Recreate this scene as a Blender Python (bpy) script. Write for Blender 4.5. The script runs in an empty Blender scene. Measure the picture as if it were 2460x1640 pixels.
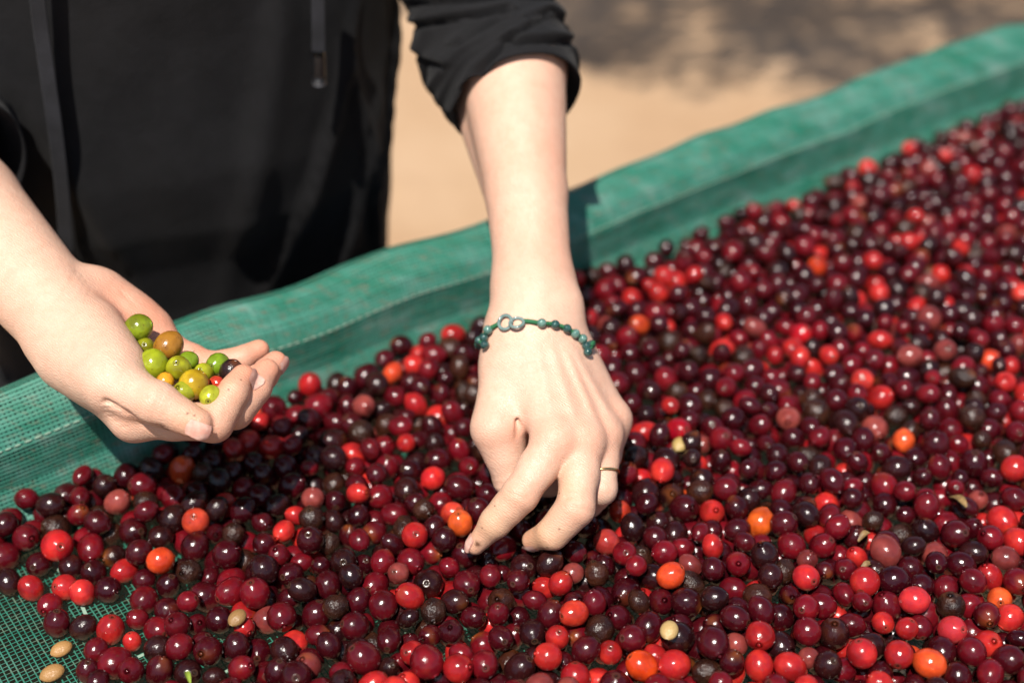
import bpy, math, random
import numpy as np
from mathutils import Vector, Matrix

# ------------------------------------------------------------------ camera, sky, sun, exposure
TH = math.radians(35.0)                 # camera pitch below the horizon
ST, CT = math.sin(TH), math.cos(TH)
BED = 0.900                             # height of the top of the cherry heap
CAMH = BED + 0.574
FPX = 50.0 / 36.0 * 2460.0              # focal length in photo pixels
scene = bpy.context.scene
cam_data = bpy.data.cameras.new('camera')
cam_data.lens = 50.0; cam_data.sensor_width = 36.0
cam_data.clip_start = 0.02; cam_data.clip_end = 400.0
cam_data.dof.use_dof = True
cam_data.dof.focus_distance = 0.80
cam_data.dof.aperture_fstop = 3.0
cam = bpy.data.objects.new('camera', cam_data)
scene.collection.objects.link(cam)
cam.location = (0, 0, CAMH)
cam.rotation_euler = (math.radians(90) - TH, 0, 0)
scene.camera = cam

SUN_DIR = Vector((-0.14, -0.43, 0.88)).normalized()      # towards the sun
sun_el = math.asin(SUN_DIR.z)
sun_az = math.atan2(SUN_DIR.x, SUN_DIR.y)
world = bpy.data.worlds.new('World'); scene.world = world
world.use_nodes = True
wn = world.node_tree
bg = wn.nodes['Background']
sky = wn.nodes.new('ShaderNodeTexSky'); sky.sky_type = 'NISHITA'
sky.sun_disc = False; sky.sun_elevation = sun_el; sky.sun_rotation = sun_az
sky.air_density = 1.0; sky.dust_density = 1.5
wn.links.new(sky.outputs[0], bg.inputs[0]); bg.inputs[1].default_value = 0.070
sun_data = bpy.data.lights.new('sun', 'SUN')
sun_data.energy = 4.5; sun_data.angle = math.radians(0.53); sun_data.color = (1.0, 0.95, 0.87)
sun = bpy.data.objects.new('sun', sun_data); scene.collection.objects.link(sun)
sun.rotation_euler = SUN_DIR.to_track_quat('Z', 'Y').to_euler()
scene.view_settings.view_transform = 'Standard'
scene.view_settings.look = 'None'
scene.view_settings.exposure = 0.70
scene.view_settings.gamma = 1.0
scene.view_settings.use_curve_mapping = False
scene.render.engine = 'CYCLES'
scene.cycles.use_denoising = True
scene.cycles.max_bounces = 8
scene.cycles.transparent_max_bounces = 12

# ------------------------------------------------------------------ helpers
C = scene.collection
rng = np.random.default_rng(11)
random.seed(5)

def W(u, v, d):
    """photo pixel (2460 wide) at depth d -> world point"""
    xc = (u - 1230.0) / FPX * d; yc = -(v - 820.0) / FPX * d
    return np.array((xc, d * CT + yc * ST, CAMH - d * ST + yc * CT))
def WH(u, v, z):
    """photo pixel on the horizontal plane at height z"""
    a = (v - 820.0) / FPX
    return W(u, v, (CAMH - z) / (ST + a * CT))
def A(x, y, d): return W(x / 2.8, 560 + y / 2.8, d)                 # cupped hand
def B(x, y, d): return W(1060 + x / 2.0907, 650 + y / 2.0907, d)    # picking hand
def Cc(x, y, d): return W(900 + x / 2.0625, y / 2.0625, d)          # forearm and sleeve
def K8(x, y, d): return W(1140 + x / 7.84, 720 + y / 7.84, d)       # bracelet
def D(u, v, d): return W(u * 2460 / 2352, v * 2460 / 2352, d)
def project(p):
    p = np.asarray(p, float); x = p[..., 0]; y = p[..., 1]; z = p[..., 2] - CAMH
    d = y * CT - z * ST; yc = y * ST + z * CT
    return 1230 + x / d * FPX, 820 - yc / d * FPX, d
CAMP = np.array((0, 0, CAMH))
VFWD = np.array((0, CT, -ST)); VUP = np.array((0, ST, CT)); VR = np.array((1.0, 0, 0))
def unit(v): v = np.asarray(v, float); return v / np.linalg.norm(v)

def mesh_np(name, verts, faces, smooth=True):
    """faces: (n,3) or (n,4) int array, or a list of such arrays"""
    fl = faces if isinstance(faces, list) else [faces]
    me = bpy.data.meshes.new(name)
    verts = np.asarray(verts, np.float32)
    me.vertices.add(len(verts)); me.vertices.foreach_set('co', verts.ravel())
    loops = np.concatenate([np.asarray(f).ravel() for f in fl]).astype(np.int32)
    tot = np.concatenate([np.full(len(f), np.asarray(f).shape[1], np.int32) for f in fl])
    st = np.concatenate(([0], np.cumsum(tot)[:-1])).astype(np.int32)
    me.loops.add(len(loops)); me.loops.foreach_set('vertex_index', loops)
    me.polygons.add(len(tot)); me.polygons.foreach_set('loop_start', st); me.polygons.foreach_set('loop_total', tot)
    me.update(calc_edges=True)
    me.polygons.foreach_set('use_smooth', np.full(len(tot), smooth))
    me.update()
    return me
def set_color(me, cols, name='Col'):
    at = me.attributes.new(name, 'FLOAT_COLOR', 'POINT')
    at.data.foreach_set('color', np.asarray(cols, np.float32).ravel())
def set_float(me, vals, name):
    at = me.attributes.new(name, 'FLOAT', 'POINT')
    at.data.foreach_set('value', np.asarray(vals, np.float32))
def obj(name, me, mat=None, parent=None):
    o = bpy.data.objects.new(name, me); C.objects.link(o)
    if mat is not None: me.materials.append(mat)
    if parent is not None: o.parent = parent
    return o
def empty(name, loc=(0, 0, 0)):
    o = bpy.data.objects.new(name, None); C.objects.link(o); o.empty_display_size = 0.05
    return o                    # kept at the origin: children carry world coordinates
def tag(o, label=None, cat=None, group=None, kind=None):
    if label: o['label'] = label
    if cat: o['category'] = cat
    if group: o['group'] = group
    if kind: o['kind'] = kind
    return o

class MB:
    """collects geometry for one mesh"""
    def __init__(s): s.v = []; s.q = []; s.t = []; s.n = 0; s.a = []
    def add(s, v, q=None, t=None, a=None):
        v = np.asarray(v, float)
        if q is not None and len(q): s.q.append(np.asarray(q) + s.n)
        if t is not None and len(t): s.t.append(np.asarray(t) + s.n)
        s.v.append(v); s.n += len(v)
        s.a.append(np.full(len(v), 0.0 if a is None else a))
    def build(s, name, mat, parent=None, smooth=True, attr=None):
        f = []
        if s.q: f.append(np.concatenate(s.q))
        if s.t: f.append(np.concatenate(s.t))
        me = mesh_np(name, np.concatenate(s.v), f, smooth)
        if attr: set_float(me, np.concatenate(s.a), attr)
        return obj(name, me, mat, parent)
def grid_faces(nu, nv, wrap_u=False, wrap_v=False):
    iu = np.arange(nu if wrap_u else nu - 1); iv = np.arange(nv if wrap_v else nv - 1)
    I, J = np.meshgrid(iu, iv, indexing='ij'); I = I.ravel(); J = J.ravel()
    I2 = (I + 1) % nu; J2 = (J + 1) % nv
    return np.stack([I * nv + J, I2 * nv + J, I2 * nv + J2, I * nv + J2], 1)
def frames(P):
    P = np.asarray(P, float); T = np.gradient(P, axis=0); T /= np.linalg.norm(T, axis=1)[:, None] + 1e-12
    up = np.array((0, 0, 1.0)) if abs(T[0][2]) < .9 else np.array((1.0, 0, 0))
    n = unit(np.cross(T[0], up)); N = [n]
    for i in range(1, len(P)):
        n = n - T[i] * np.dot(n, T[i]); n = unit(n); N.append(n)
    N = np.array(N); Bn = np.cross(T, N)
    return T, N, Bn
def tube(mb, P, r, ns=8, closed=False, cap=True, a=None):
    P = np.asarray(P, float); r = np.broadcast_to(np.asarray(r, float), (len(P),))
    T, N, Bn = frames(P)
    th = np.linspace(0, 2 * np.pi, ns, endpoint=False)
    V = P[:, None] + r[:, None, None] * (np.cos(th)[None, :, None] * N[:, None] + np.sin(th)[None, :, None] * Bn[:, None])
    V = V.reshape(-1, 3); q = grid_faces(len(P), ns, closed, True)
    tt = []
    if cap and not closed:
        n = len(V); V = np.concatenate([V, P[:1], P[-1:]])
        k = np.arange(ns); k2 = (k + 1) % ns; o2 = (len(P) - 1) * ns
        tt = np.concatenate([np.stack([k2, k, np.full(ns, n)], 1), np.stack([o2 + k, o2 + k2, np.full(ns, n + 1)], 1)])
    mb.add(V, q, tt, a)
def ball(mb, c, r, nu=14, nv=9, a=None):
    th = np.linspace(0, 2 * np.pi, nu, endpoint=False); ph = np.linspace(0.12, np.pi - 0.12, nv)
    V = np.stack([np.outer(np.cos(th), np.sin(ph)), np.outer(np.sin(th), np.sin(ph)), np.outer(np.ones(nu), np.cos(ph))], -1).reshape(-1, 3)
    V = np.concatenate([V, [[0, 0, 1], [0, 0, -1]]]) * r + np.asarray(c)
    q = grid_faces(nu, nv, True, False); k = np.arange(nu); k2 = (k + 1) % nu; n = nu * nv
    t = np.concatenate([np.stack([k * nv, k2 * nv, np.full(nu, n)], 1), np.stack([k2 * nv + nv - 1, k * nv + nv - 1, np.full(nu, n + 1)], 1)])
    mb.add(V, q[:, ::-1], t[:, ::-1], a)
def catmull(P, n):
    P = np.asarray(P, float); Q = np.concatenate([[2 * P[0] - P[1]], P, [2 * P[-1] - P[-2]]])
    out = []
    for i in range(len(P) - 1):
        p0, p1, p2, p3 = Q[i:i + 4]
        for t in np.linspace(0, 1, n, endpoint=False):
            out.append(0.5 * ((2 * p1) + (-p0 + p2) * t + (2 * p0 - 5 * p1 + 4 * p2 - p3) * t * t + (-p0 + 3 * p1 - 3 * p2 + p3) * t ** 3))
    out.append(P[-1]); return np.array(out)
def vnoise(p, seed=0):
    """smooth value noise in [-1,1], p (n,3)"""
    p = np.asarray(p, float); i = np.floor(p).astype(np.int64); f = p - i; f = f * f * (3 - 2 * f)
    def h(x, y, z):
        n = (x * 374761393 + y * 668265263 + z * 2147483647 + seed * 1274126177) & 0xffffffff
        n = ((n ^ (n >> 13)) * 1274126177) & 0xffffffff
        return ((n ^ (n >> 16)) & 0xffff) / 32767.5 - 1
    r = 0
    for dx in (0, 1):
        for dy in (0, 1):
            for dz in (0, 1):
                w = (f[:, 0] if dx else 1 - f[:, 0]) * (f[:, 1] if dy else 1 - f[:, 1]) * (f[:, 2] if dz else 1 - f[:, 2])
                r = r + w * h(i[:, 0] + dx, i[:, 1] + dy, i[:, 2] + dz)
    return r

# ------------------------------------------------------------------ node helpers
def new_mat(name):
    m = bpy.data.materials.new(name); m.use_nodes = True
    nt = m.node_tree; return m, nt, nt.nodes['Principled BSDF']
class NT:
    def __init__(s, nt): s.nt = nt
    def n(s, t, **kw):
        nd = s.nt.nodes.new('ShaderNode' + t)
        for k, v in kw.items():
            if k.startswith('i_'):
                key = k[2:]; key = int(key) if key.isdigit() else key.replace('_', ' ')
                nd.inputs[key].default_value = v
            else: setattr(nd, k, v)
        return nd
    def l(s, a, b): s.nt.links.new(a, b)
    def noise(s, vec, scale, detail=3, rough=.55):
        nd = s.n('TexNoise'); nd.inputs['Scale'].default_value = scale; nd.inputs['Detail'].default_value = detail
        nd.inputs['Roughness'].default_value = rough
        if vec is not None: s.l(vec, nd.inputs['Vector'])
        return nd.outputs['Fac']
    def ramp(s, fac, *stops):
        nd = s.n('ValToRGB'); cr = nd.color_ramp
        while len(cr.elements) < len(stops): cr.elements.new(.5)
        for e, (p, c) in zip(cr.elements, stops):
            e.position = p; e.color = c if len(c) == 4 else (*c, 1)
        s.l(fac, nd.inputs[0]); return nd.outputs[0]
    def mix(s, fac, a, b, mode='MIX'):
        nd = s.n('Mix', data_type='RGBA', blend_type=mode)
        for v, k in ((fac, 0), (a, 6), (b, 7)):
            if hasattr(v, 'links') or hasattr(v, 'is_linked'): s.l(v, nd.inputs[k])
            else: nd.inputs[k].default_value = v if k == 0 else ((*v, 1) if len(v) == 3 else v)
        return nd.outputs[2]
    def math(s, op, a, b=0.0, clamp=False):
        nd = s.n('Math', operation=op, use_clamp=clamp)
        for v, k in ((a, 0), (b, 1)):
            if hasattr(v, 'is_linked'): s.l(v, nd.inputs[k])
            else: nd.inputs[k].default_value = v
        return nd.outputs[0]
    def bump(s, height, strength, dist, prev=None):
        nd = s.n('Bump'); nd.inputs['Strength'].default_value = strength; nd.inputs['Distance'].default_value = dist
        s.l(height, nd.inputs['Height'])
        if prev is not None: s.l(prev, nd.inputs['Normal'])
        return nd.outputs[0]
# ------------------------------------------------------------------ signed-distance modelling of skin
def smin(a, b, k):
    h = np.clip(.5 + .5 * (b - a) / k, 0, 1)
    return b + (a - b) * h - k * h * (1 - h)
def smax(a, b, k): return -smin(-a, -b, k)
def rcone(p, a, b, r1, r2):
    a = np.asarray(a, np.float32); ba = np.asarray(b, np.float32) - a; q = p - a
    bb = max(float(ba @ ba), 1e-12); qb = q @ ba; t = np.clip(qb / bb, 0, 1)
    d2 = np.einsum('ij,ij->i', q, q) + t * (t * bb - 2 * qb)
    return np.sqrt(np.maximum(d2, 0)) - (r1 + (r2 - r1) * t)
def fcone(p, a, b, r1, r2, n, s):
    """round cone squeezed by factor s (>1) along direction n"""
    n = np.asarray(unit(n), np.float32); a = np.asarray(a, np.float32); b = np.asarray(b, np.float32)
    q = p - a; q = q + (q @ n)[:, None] * n * (s - 1); ba = b - a; ba = ba + (ba @ n) * n * (s - 1)
    bb = max(float(ba @ ba), 1e-12); qb = q @ ba; t = np.clip(qb / bb, 0, 1)
    d2 = np.einsum('ij,ij->i', q, q) + t * (t * bb - 2 * qb)
    return (np.sqrt(np.maximum(d2, 0)) - (r1 + (r2 - r1) * t)) / s ** .5
def ellip(p, c, ax, rad):
    R = np.asarray(ax, np.float32); q = (p - np.asarray(c, np.float32)) @ R.T
    rad = np.asarray(rad, np.float32); k0 = np.linalg.norm(q / rad, axis=1); k1 = np.linalg.norm(q / rad ** 2, axis=1) + 1e-9
    return k0 * (k0 - 1) / k1
def seg_dist(p, pts):
    d = None
    for a, b in zip(pts[:-1], pts[1:]):
        e = rcone(p, a, b, 0, 0); d = e if d is None else np.minimum(d, e)
    return d
def groove(p, out, items):
    for pts, dep, w in items:
        P = np.asarray(pts); lo = P.min(0) - 2.6 * w; hi = P.max(0) + 2.6 * w
        m = ((p > lo) & (p < hi)).all(1); i = np.flatnonzero(m)
        if len(i): out[i] += dep * np.exp(-(seg_dist(p[i], pts) / w) ** 2)
    return out
def chain(p, pts, rad, k):
    d = None
    for i in range(len(pts) - 1):
        e = rcone(p, pts[i], pts[i + 1], rad[i], rad[i + 1]); d = e if d is None else smin(d, e, k)
    return d
def isosurface(f, lo, hi, h):
    """surface nets with a coarse first pass"""
    lo = np.asarray(lo, float); c = 4
    n = np.ceil((np.asarray(hi) - lo) / (h * c)).astype(int) + 1
    ax = [lo[i] + h * c * (np.arange(n[i]) + .5) - h * .5 for i in range(3)]
    G = np.stack(np.meshgrid(*ax, indexing='ij'), -1).reshape(-1, 3).astype(np.float32)
    cd = np.concatenate([f(G[i:i + 400000]) for i in range(0, len(G), 400000)]).reshape(n)
    V = np.repeat(np.repeat(np.repeat(np.where(cd > 0, 1., -1.).astype(np.float32), c, 0), c, 1), c, 2)
    act = np.argwhere(np.abs(cd) < h * c * 1.6)
    off = np.stack(np.meshgrid(*[np.arange(c)] * 3, indexing='ij'), -1).reshape(-1, 3)
    idx = (act[:, None] * c + off[None]).reshape(-1, 3)
    pts = (lo + idx * h).astype(np.float32)
    vals = np.concatenate([f(pts[i:i + 400000]) for i in range(0, len(pts), 400000)])
    V[idx[:, 0], idx[:, 1], idx[:, 2]] = vals
    S = V < 0
    s8 = [S[i:S.shape[0] - 1 + i, j:S.shape[1] - 1 + j, k:S.shape[2] - 1 + k] for i in (0, 1) for j in (0, 1) for k in (0, 1)]
    cnt = sum(x.astype(np.int8) for x in s8)
    cells = np.argwhere((cnt > 0) & (cnt < 8))
    cid = -np.ones(cnt.shape, np.int32); cid[cells[:, 0], cells[:, 1], cells[:, 2]] = np.arange(len(cells))
    cv = {}
    for i in (0, 1):
        for j in (0, 1):
            for k in (0, 1): cv[i, j, k] = V[cells[:, 0] + i, cells[:, 1] + j, cells[:, 2] + k]
    acc = np.zeros((len(cells), 3)); num = np.zeros(len(cells))
    for a in cv:
        for d in range(3):
            if a[d] == 0:
                b = tuple(1 if m == d else a[m] for m in range(3)); va, vb = cv[a], cv[b]
                m = (va < 0) != (vb < 0); t = np.where(m, va / np.where(m, va - vb, 1), 0)
                for e in range(3): acc[:, e] += np.where(m, a[e] + (t if e == d else 0), 0)
                num += m
    verts = lo + h * (cells + acc / num[:, None])
    quads = []
    for d in range(3):
        sl0 = [slice(None)] * 3; sl1 = [slice(None)] * 3; sl0[d] = slice(0, -1); sl1[d] = slice(1, None)
        m = S[tuple(sl0)] != S[tuple(sl1)]; E = np.argwhere(m)
        o1, o2 = [(1, 2), (2, 0), (0, 1)][d]
        ok = (E[:, o1] > 0) & (E[:, o2] > 0) & (E[:, o1] < S.shape[o1] - 1) & (E[:, o2] < S.shape[o2] - 1); E = E[ok]
        ins = S[E[:, 0], E[:, 1], E[:, 2]]
        q = []
        for a, b in ((-1, -1), (0, -1), (0, 0), (-1, 0)):
            F = E.copy(); F[:, o1] += a; F[:, o2] += b; q.append(cid[F[:, 0], F[:, 1], F[:, 2]])
        q = np.stack(q, 1); q[~ins] = q[~ins][:, ::-1]; quads.append(q)
    Q = np.concatenate(quads); Q = Q[(Q >= 0).all(1)]
    return verts, Q
def relax(v, q, it=2, lam=.5):
    """light Laplacian smoothing that takes off the grid"""
    e = np.concatenate([q[:, [0, 1]], q[:, [1, 2]], q[:, [2, 3]], q[:, [3, 0]]])
    for _ in range(it):
        acc = np.zeros_like(v); n = np.zeros(len(v))
        for a, b in ((0, 1), (1, 0)):
            for d in range(3): acc[:, d] += np.bincount(e[:, a], v[e[:, b], d], len(v))
            n += np.bincount(e[:, a], minlength=len(v))
        v = v + lam * (acc / np.maximum(n, 1)[:, None] - v)
    return v
def sgrad(f, p, h=4e-4):
    p = np.asarray(p, np.float32); g = []
    for d in range(3):
        e = np.zeros(3, np.float32); e[d] = h; g.append(f(p + e) - f(p - e))
    g = np.stack(g, 1); return g / (np.linalg.norm(g, axis=1)[:, None] + 1e-12)
def to_surface(f, p, off=0.0, it=14):
    p = np.asarray(p, np.float32).reshape(-1, 3)
    for _ in range(it): p = p - np.clip((f(p) - off), -.006, .006)[:, None] * .85 * sgrad(f, p)
    return p
def march(f, o, d, tmax=.08, off=0.0):
    """rays from o along d until the distance drops below off"""
    o = np.asarray(o, np.float32).reshape(-1, 3); d = np.asarray(d, np.float32).reshape(-1, 3); t = np.zeros(len(o), np.float32)
    for _ in range(70):
        s = f(o + t[:, None] * d) - off; t = np.clip(t + np.clip(s, -.003, .01) * .7, 0, tmax)
    return o + t[:, None] * d

# ------------------------------------------------------------------ the two hands
UPW = np.array((0, 0, 1.0))
def finger_fn(pts, rad, kj=.004, bulge=1.0):
    P = []; R = []
    for i in range(len(pts)):
        P.append(pts[i]); R.append(rad[i])
        if 0 < i < len(pts) - 2 or (i == 0):
            if i < len(pts) - 1: P.append((np.asarray(pts[i]) + pts[i + 1]) / 2); R.append((rad[i] + rad[i + 1]) / 2 * .975)
    return lambda p: chain(p, P, R, kj)

# picking hand (image right): palm down, fingers reaching into the cherries
P_wr = B(478, 215, .876)
PK = dict(
    index=[B(578, 850, .826), B(395, 1125, .812), B(272, 1262, .816), B(172, 1378, .823)],
    middle=[B(706, 850, .832), B(674, 1190, .812), B(560, 1318, .816), B(458, 1352, .828)],
    ring=[B(802, 815, .846), B(800, 1095, .834), B(745, 1165, .853), B(690, 1130, .868)],
    pinky=[B(856, 745, .862), B(832, 930, .862), B(780, 1010, .876), B(720, 1000, .885)],
    thumb=[B(345, 480, .862), B(276, 790, .842), B(356, 1040, .846), B(545, 1075, .858)])
PKR = dict(index=[.0126, .0103, .0086, .0056], middle=[.0126, .0106, .0089, .0062], ring=[.0118, .0092, .0078, .006],
           pinky=[.0105, .0082, .0070, .0056], thumb=[.0150, .0132, .0110, .0076])
el = Cc(680, 330, .965)
fa_mid = Cc(752, 960, .912)
fa_n = unit(VFWD * .9 - VUP * .3)
palm_n = unit(np.cross(PK['pinky'][0] - PK['index'][0], PK['index'][0] - P_wr))
def pick_hand(p):
    wr = P_wr
    # forearm
    d = fcone(p, fa_mid, wr + (fa_mid - wr) * .12, .0254, .0226, fa_n, 1.06)
    d = smin(d, rcone(p, el, fa_mid, .0362, .0254), .004)
    d = smin(d, rcone(p, Cc(556, 420, .985), Cc(645, 1040, .934), .0275, .0100), .007)
    d = smin(d, rcone(p, Cc(530, -150, 1.010), el, .032, .0350), .006)
    d = smin(d, fcone(p, wr + (fa_mid - wr) * .12, B(500, 330, .866), .0226, .0222, palm_n, 1.22), .02)
    # ulnar and radial styloids at the wrist
    d = smin(d, ellip(p, B(612, 185, .872), np.eye(3), (.0095,) * 3), .012)
    d = smin(d, ellip(p, B(350, 290, .872), np.eye(3), (.011,) * 3), .014)
    # palm: one bar to each knuckle
    base = [B(392, 300, .868), B(452, 300, .866), B(530, 305, .868), B(600, 318, .874)]
    for i, (f, r1, r2) in enumerate((('index', .017, .0128), ('middle', .0175, .0126), ('ring', .0165, .0118), ('pinky', .0145, .0108))):
        d = smin(d, fcone(p, base[i], PK[f][0] + palm_n * 0, r1, r2, palm_n, 1.12), .010)
    d = smin(d, rcone(p, B(420, 480, .872), B(425, 800, .862), .018, .0135), .014)       # muscle in the thumb web
    d = smin(d, rcone(p, B(620, 480, .885), B(760, 760, .872), .016, .010), .016)       # palm side
    th = chain(p, [B(372, 360, .868)] + PK['thumb'][:2], [.0160, .0158, .0142], .010)
    d = smin(d, th, .012)
    # tendons on the back of the hand, knuckle heads
    for f, q, r in (('index', (470, 330), .0007), ('middle', (540, 330), .0009), ('ring', (612, 352), .0015), ('pinky', (655, 372), .0014)):
        a = B(q[0], q[1], .835)
        e = PK[f][0] - palm_n * 0 + unit(CAMP - PK[f][0]) * .0125
        s0 = a + unit(VFWD) * 0
        t = np.clip(((p - s0) @ (e - s0)) / ((e - s0) @ (e - s0)), 0, 1)
        lat = np.abs((p - s0) @ unit(np.cross(e - s0, VFWD)))
        front = np.clip(((p - (wr + PK[f][0]) / 2) @ (-VFWD)) / .006 + .6, 0, 1)
        d = d - r * np.exp(-(lat / .0026) ** 2) * np.clip(t * 5, 0, 1) * np.clip((1 - t) * 4 + .2, 0, 1) * front * (t > .001) * (t < .999)
    out = None
    for f in ('index', 'middle', 'ring', 'pinky', 'thumb'):
        pts, rad = PK[f], PKR[f]
        if f == 'thumb': g = finger_fn(pts[1:], rad[1:], .004)(p)
        else:
            g = finger_fn(pts, rad, .004)(p)
            kn = pts[0] + unit(CAMP - pts[0]) * .003 + (pts[1] - pts[0]) * .02
            g = smin(g, ellip(p, kn, np.eye(3), (.0112 if f in ('index', 'middle') else .0102,) * 3), .005)
        g = smin(d, g, .0075)
        out = g if out is None else smin(out, g, .0012)
    # grooves: web fold beside the index knuckle, joint wrinkles
    return groove(p, out, PICK_GROOVES)
PICK_GROOVES = []
def ring_groove(a, b, t, dirc, r, dep, w, span=1.0, n=7, tilt=0.0):
    """an arc of skin crease across the finger a-b at t, on the side facing dirc"""
    a = np.asarray(a); b = np.asarray(b); ax = unit(b - a); c = a + (b - a) * t
    d0 = unit(np.asarray(dirc) - ax * np.dot(dirc, ax)); s0 = np.cross(ax, d0)
    pts = [c + r * (d0 * math.cos(x) + s0 * math.sin(x)) + ax * tilt * x for x in np.linspace(-span, span, n)]
    return (pts, dep, w)
cdir = -VFWD
PICK_GROOVES.append(([B(374, 730, .835), B(384, 780, .832), B(391, 840, .831), B(396, 900, .829)], .0026, .0016))
PICK_GROOVES.append(([B(402, 790, .826), B(430, 786, .822), B(452, 792, .819)], .0007, .0010))
PICK_GROOVES.append(([B(404, 828, .826), B(430, 830, .821)], .0006, .0010))
PICK_GROOVES.append(([B(394, 905, .826), B(350, 1000, .826), B(315, 1095, .824), B(300, 1130, .824)], .0016, .0014))
for f, r in (('index', .0098), ('middle', .0102)):
    P = PK[f]
    for t, dp in ((.84, .0006), (.92, .0009), (1.0, .0010), (1.08, .0008)):
        PICK_GROOVES.append(ring_groove(P[0], P[1], t, cdir + VR * .25, r, dp, .0010, .95, 6, random.uniform(-.0018, .0018)))
    for t, dp in ((.93, .0006), (1.06, .0006)):
        PICK_GROOVES.append(ring_groove(P[1], P[2], t, cdir, r * .86, dp, .0009, .8, 5))
for t in (.84, .90, .96, 1.02):
    PICK_GROOVES.append(ring_groove(PK['thumb'][1], PK['thumb'][2], t, cdir - VR * .5, .0118, .0008, .0010, .9, 6, random.uniform(-.001, .001)))
PICK_GROOVES.append(([B(782, 800, .828), B(782, 860, .826), B(776, 980, .822), B(766, 1100, .818)], .0012, .0013))

# cupped hand (image left): palm up, thumb nearest the camera
Q_wr = A(385, 545, .840)
CU = dict(
    index=[A(905, 1235, .796), A(1440, 1275, .786), A(1565, 1075, .794), A(1640, 960, .803)],
    middle=[A(1010, 1110, .812), A(1580, 1190, .803), A(1718, 1040, .812), A(1800, 925, .822)],
    ring=[A(1080, 960, .830), A(1610, 1080, .822), A(1770, 960, .832), A(1858, 868, .841)],
    pinky=[A(1120, 800, .848), A(1430, 900, .842), A(1620, 850, .846), A(1745, 785, .852)],
    thumb=[A(490, 820, .822), A(750, 1010, .790), A(1055, 1145, .774), A(1325, 1282, .774)])
CUR = dict(index=[.0125, .0104, .0085, .0064], middle=[.0125, .0104, .0088, .0068], ring=[.0120, .0098, .0082, .0065],
           pinky=[.0110, .0086, .0074, .0060], thumb=[.0165, .0142, .0118, .0086])
q_el = A(-1000, -1050, .955)
CU_GROOVES = []
cup_n = unit(np.cross(CU['index'][0] - Q_wr, CU['pinky'][0] - Q_wr))
def cup_hand(p):
    wr = Q_wr
    fm = wr + (q_el - wr) * .42
    nn = unit(np.cross(q_el - wr, VFWD))
    d = rcone(p, q_el, fm, .040, .0345)
    d = smin(d, rcone(p, fm, wr + (q_el - wr) * .02, .0345, .0268), .004)
    d = smin(d, rcone(p, A(-1500, -2200, 1.05), q_el, .046, .040), .03)
    d = smin(d, rcone(p, A(-350, -350, .90), A(330, 330, .852), .024, .012), .012)      # ulna side
    # palm shell: bars from the wrist to each knuckle
    base = [A(430, 680, .832), A(490, 590, .842), A(545, 500, .852), A(600, 420, .860)]
    for i, (f, r1, r2) in enumerate((('index', .0185, .0135), ('middle', .017, .0120), ('ring', .017, .0115), ('pinky', .016, .0115))):
        m = (base[i] + CU[f][0]) / 2 - np.array((0, 0, .006 if i in (1, 2) else .0))
        d = smin(d, rcone(p, base[i], m, r1, (r1 + r2) / 2), .010)
        d = smin(d, rcone(p, m, CU[f][0], (r1 + r2) / 2, r2), .010)
    # ball of the thumb and heel of the hand
    d = smin(d, rcone(p, A(470, 600, .832), A(730, 900, .798), .0215, .0165), .012)
    d = smin(d, rcone(p, A(640, 640, .820), A(800, 900, .797), .0135, .0135), .010)
    d = smin(d, rcone(p, A(690, 440, .855), A(1010, 650, .856), .0150, .0120), .012)
    th = chain(p, [A(420, 720, .830)] + CU['thumb'][:2], [.0195, .0185, .0148], .010)
    d = smin(d, th, .009)
    out = None
    for f in ('index', 'middle', 'ring', 'pinky', 'thumb'):
        pts, rad = CU[f], CUR[f]
        g = finger_fn(pts[1:] if f == 'thumb' else pts, rad[1:] if f == 'thumb' else rad, .0035)(p)
        if f != 'thumb':    # finger pad on the inner side of the tip
            g = smin(g, rcone(p, pts[2] * .45 + pts[3] * .55 - VR * .0022, pts[3] - VR * .0012, rad[3] * .92, rad[3] * .86), .003)
        g = smin(d, g, .0065 if f != 'thumb' else .0085)
        out = g if out is None else smin(out, g, .0013)
    return groove(p, out, CU_GROOVES)
CU_GROOVES.append(([A(690, 1085, .778), A(800, 1165, .774), A(950, 1270, .772), A(1090, 1330, .768)], .0025, .0021))
CU_GROOVES.append(([A(905, 1235, .776), A(880, 1285, .778), A(830, 1310, .780)], .0009, .0009))
CU_GROOVES.append(([A(840, 560, .828), A(900, 680, .818), A(945, 830, .805), A(1000, 930, .795)], .0022, .0022))
CU_GROOVES.append(([A(820, 400, .842), A(900, 470, .840), A(1000, 560, .838)], .0008, .0010))
CU_GROOVES.append(([A(1225, 690, .840), A(1240, 760, .836), A(1200, 800, .836)], .0014, .0011))
CU_GROOVES.append(([A(1392, 800, .834), A(1380, 850, .832), A(1390, 900, .832)], .0013, .0010))
for t in (-.02, .05, .12):
    CU_GROOVES.append(ring_groove(CU['thumb'][2], CU['thumb'][3], t, cdir, .0112, .0006, .0010, .9, 6, .001 * (t - .05) * 10))
for f, r in (('index', .0086), ('middle', .0088), ('ring', .0082)):
    CU_GROOVES.append(ring_groove(CU[f][1], CU[f][2], 1.0, -VR, r, .0010, .0011, .9, 5))
for k in range(6):
    y = 1130 + k * 36
    CU_GROOVES.append(([A(610 + k * 42, y - 10, .784), A(690 + k * 42, y + 8, .777), A(770 + k * 40, y + 6, .775)], .0008, .0011))
for k in range(4):
    CU_GROOVES.append(([A(520 + 30 * k, 250 + 40 * k, .838 - .003 * k), A(480 + 30 * k, 330 + 42 * k, .822 - .003 * k), A(420 + 20 * k, 420 + 40 * k, .815)], .0004, .0014))

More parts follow.
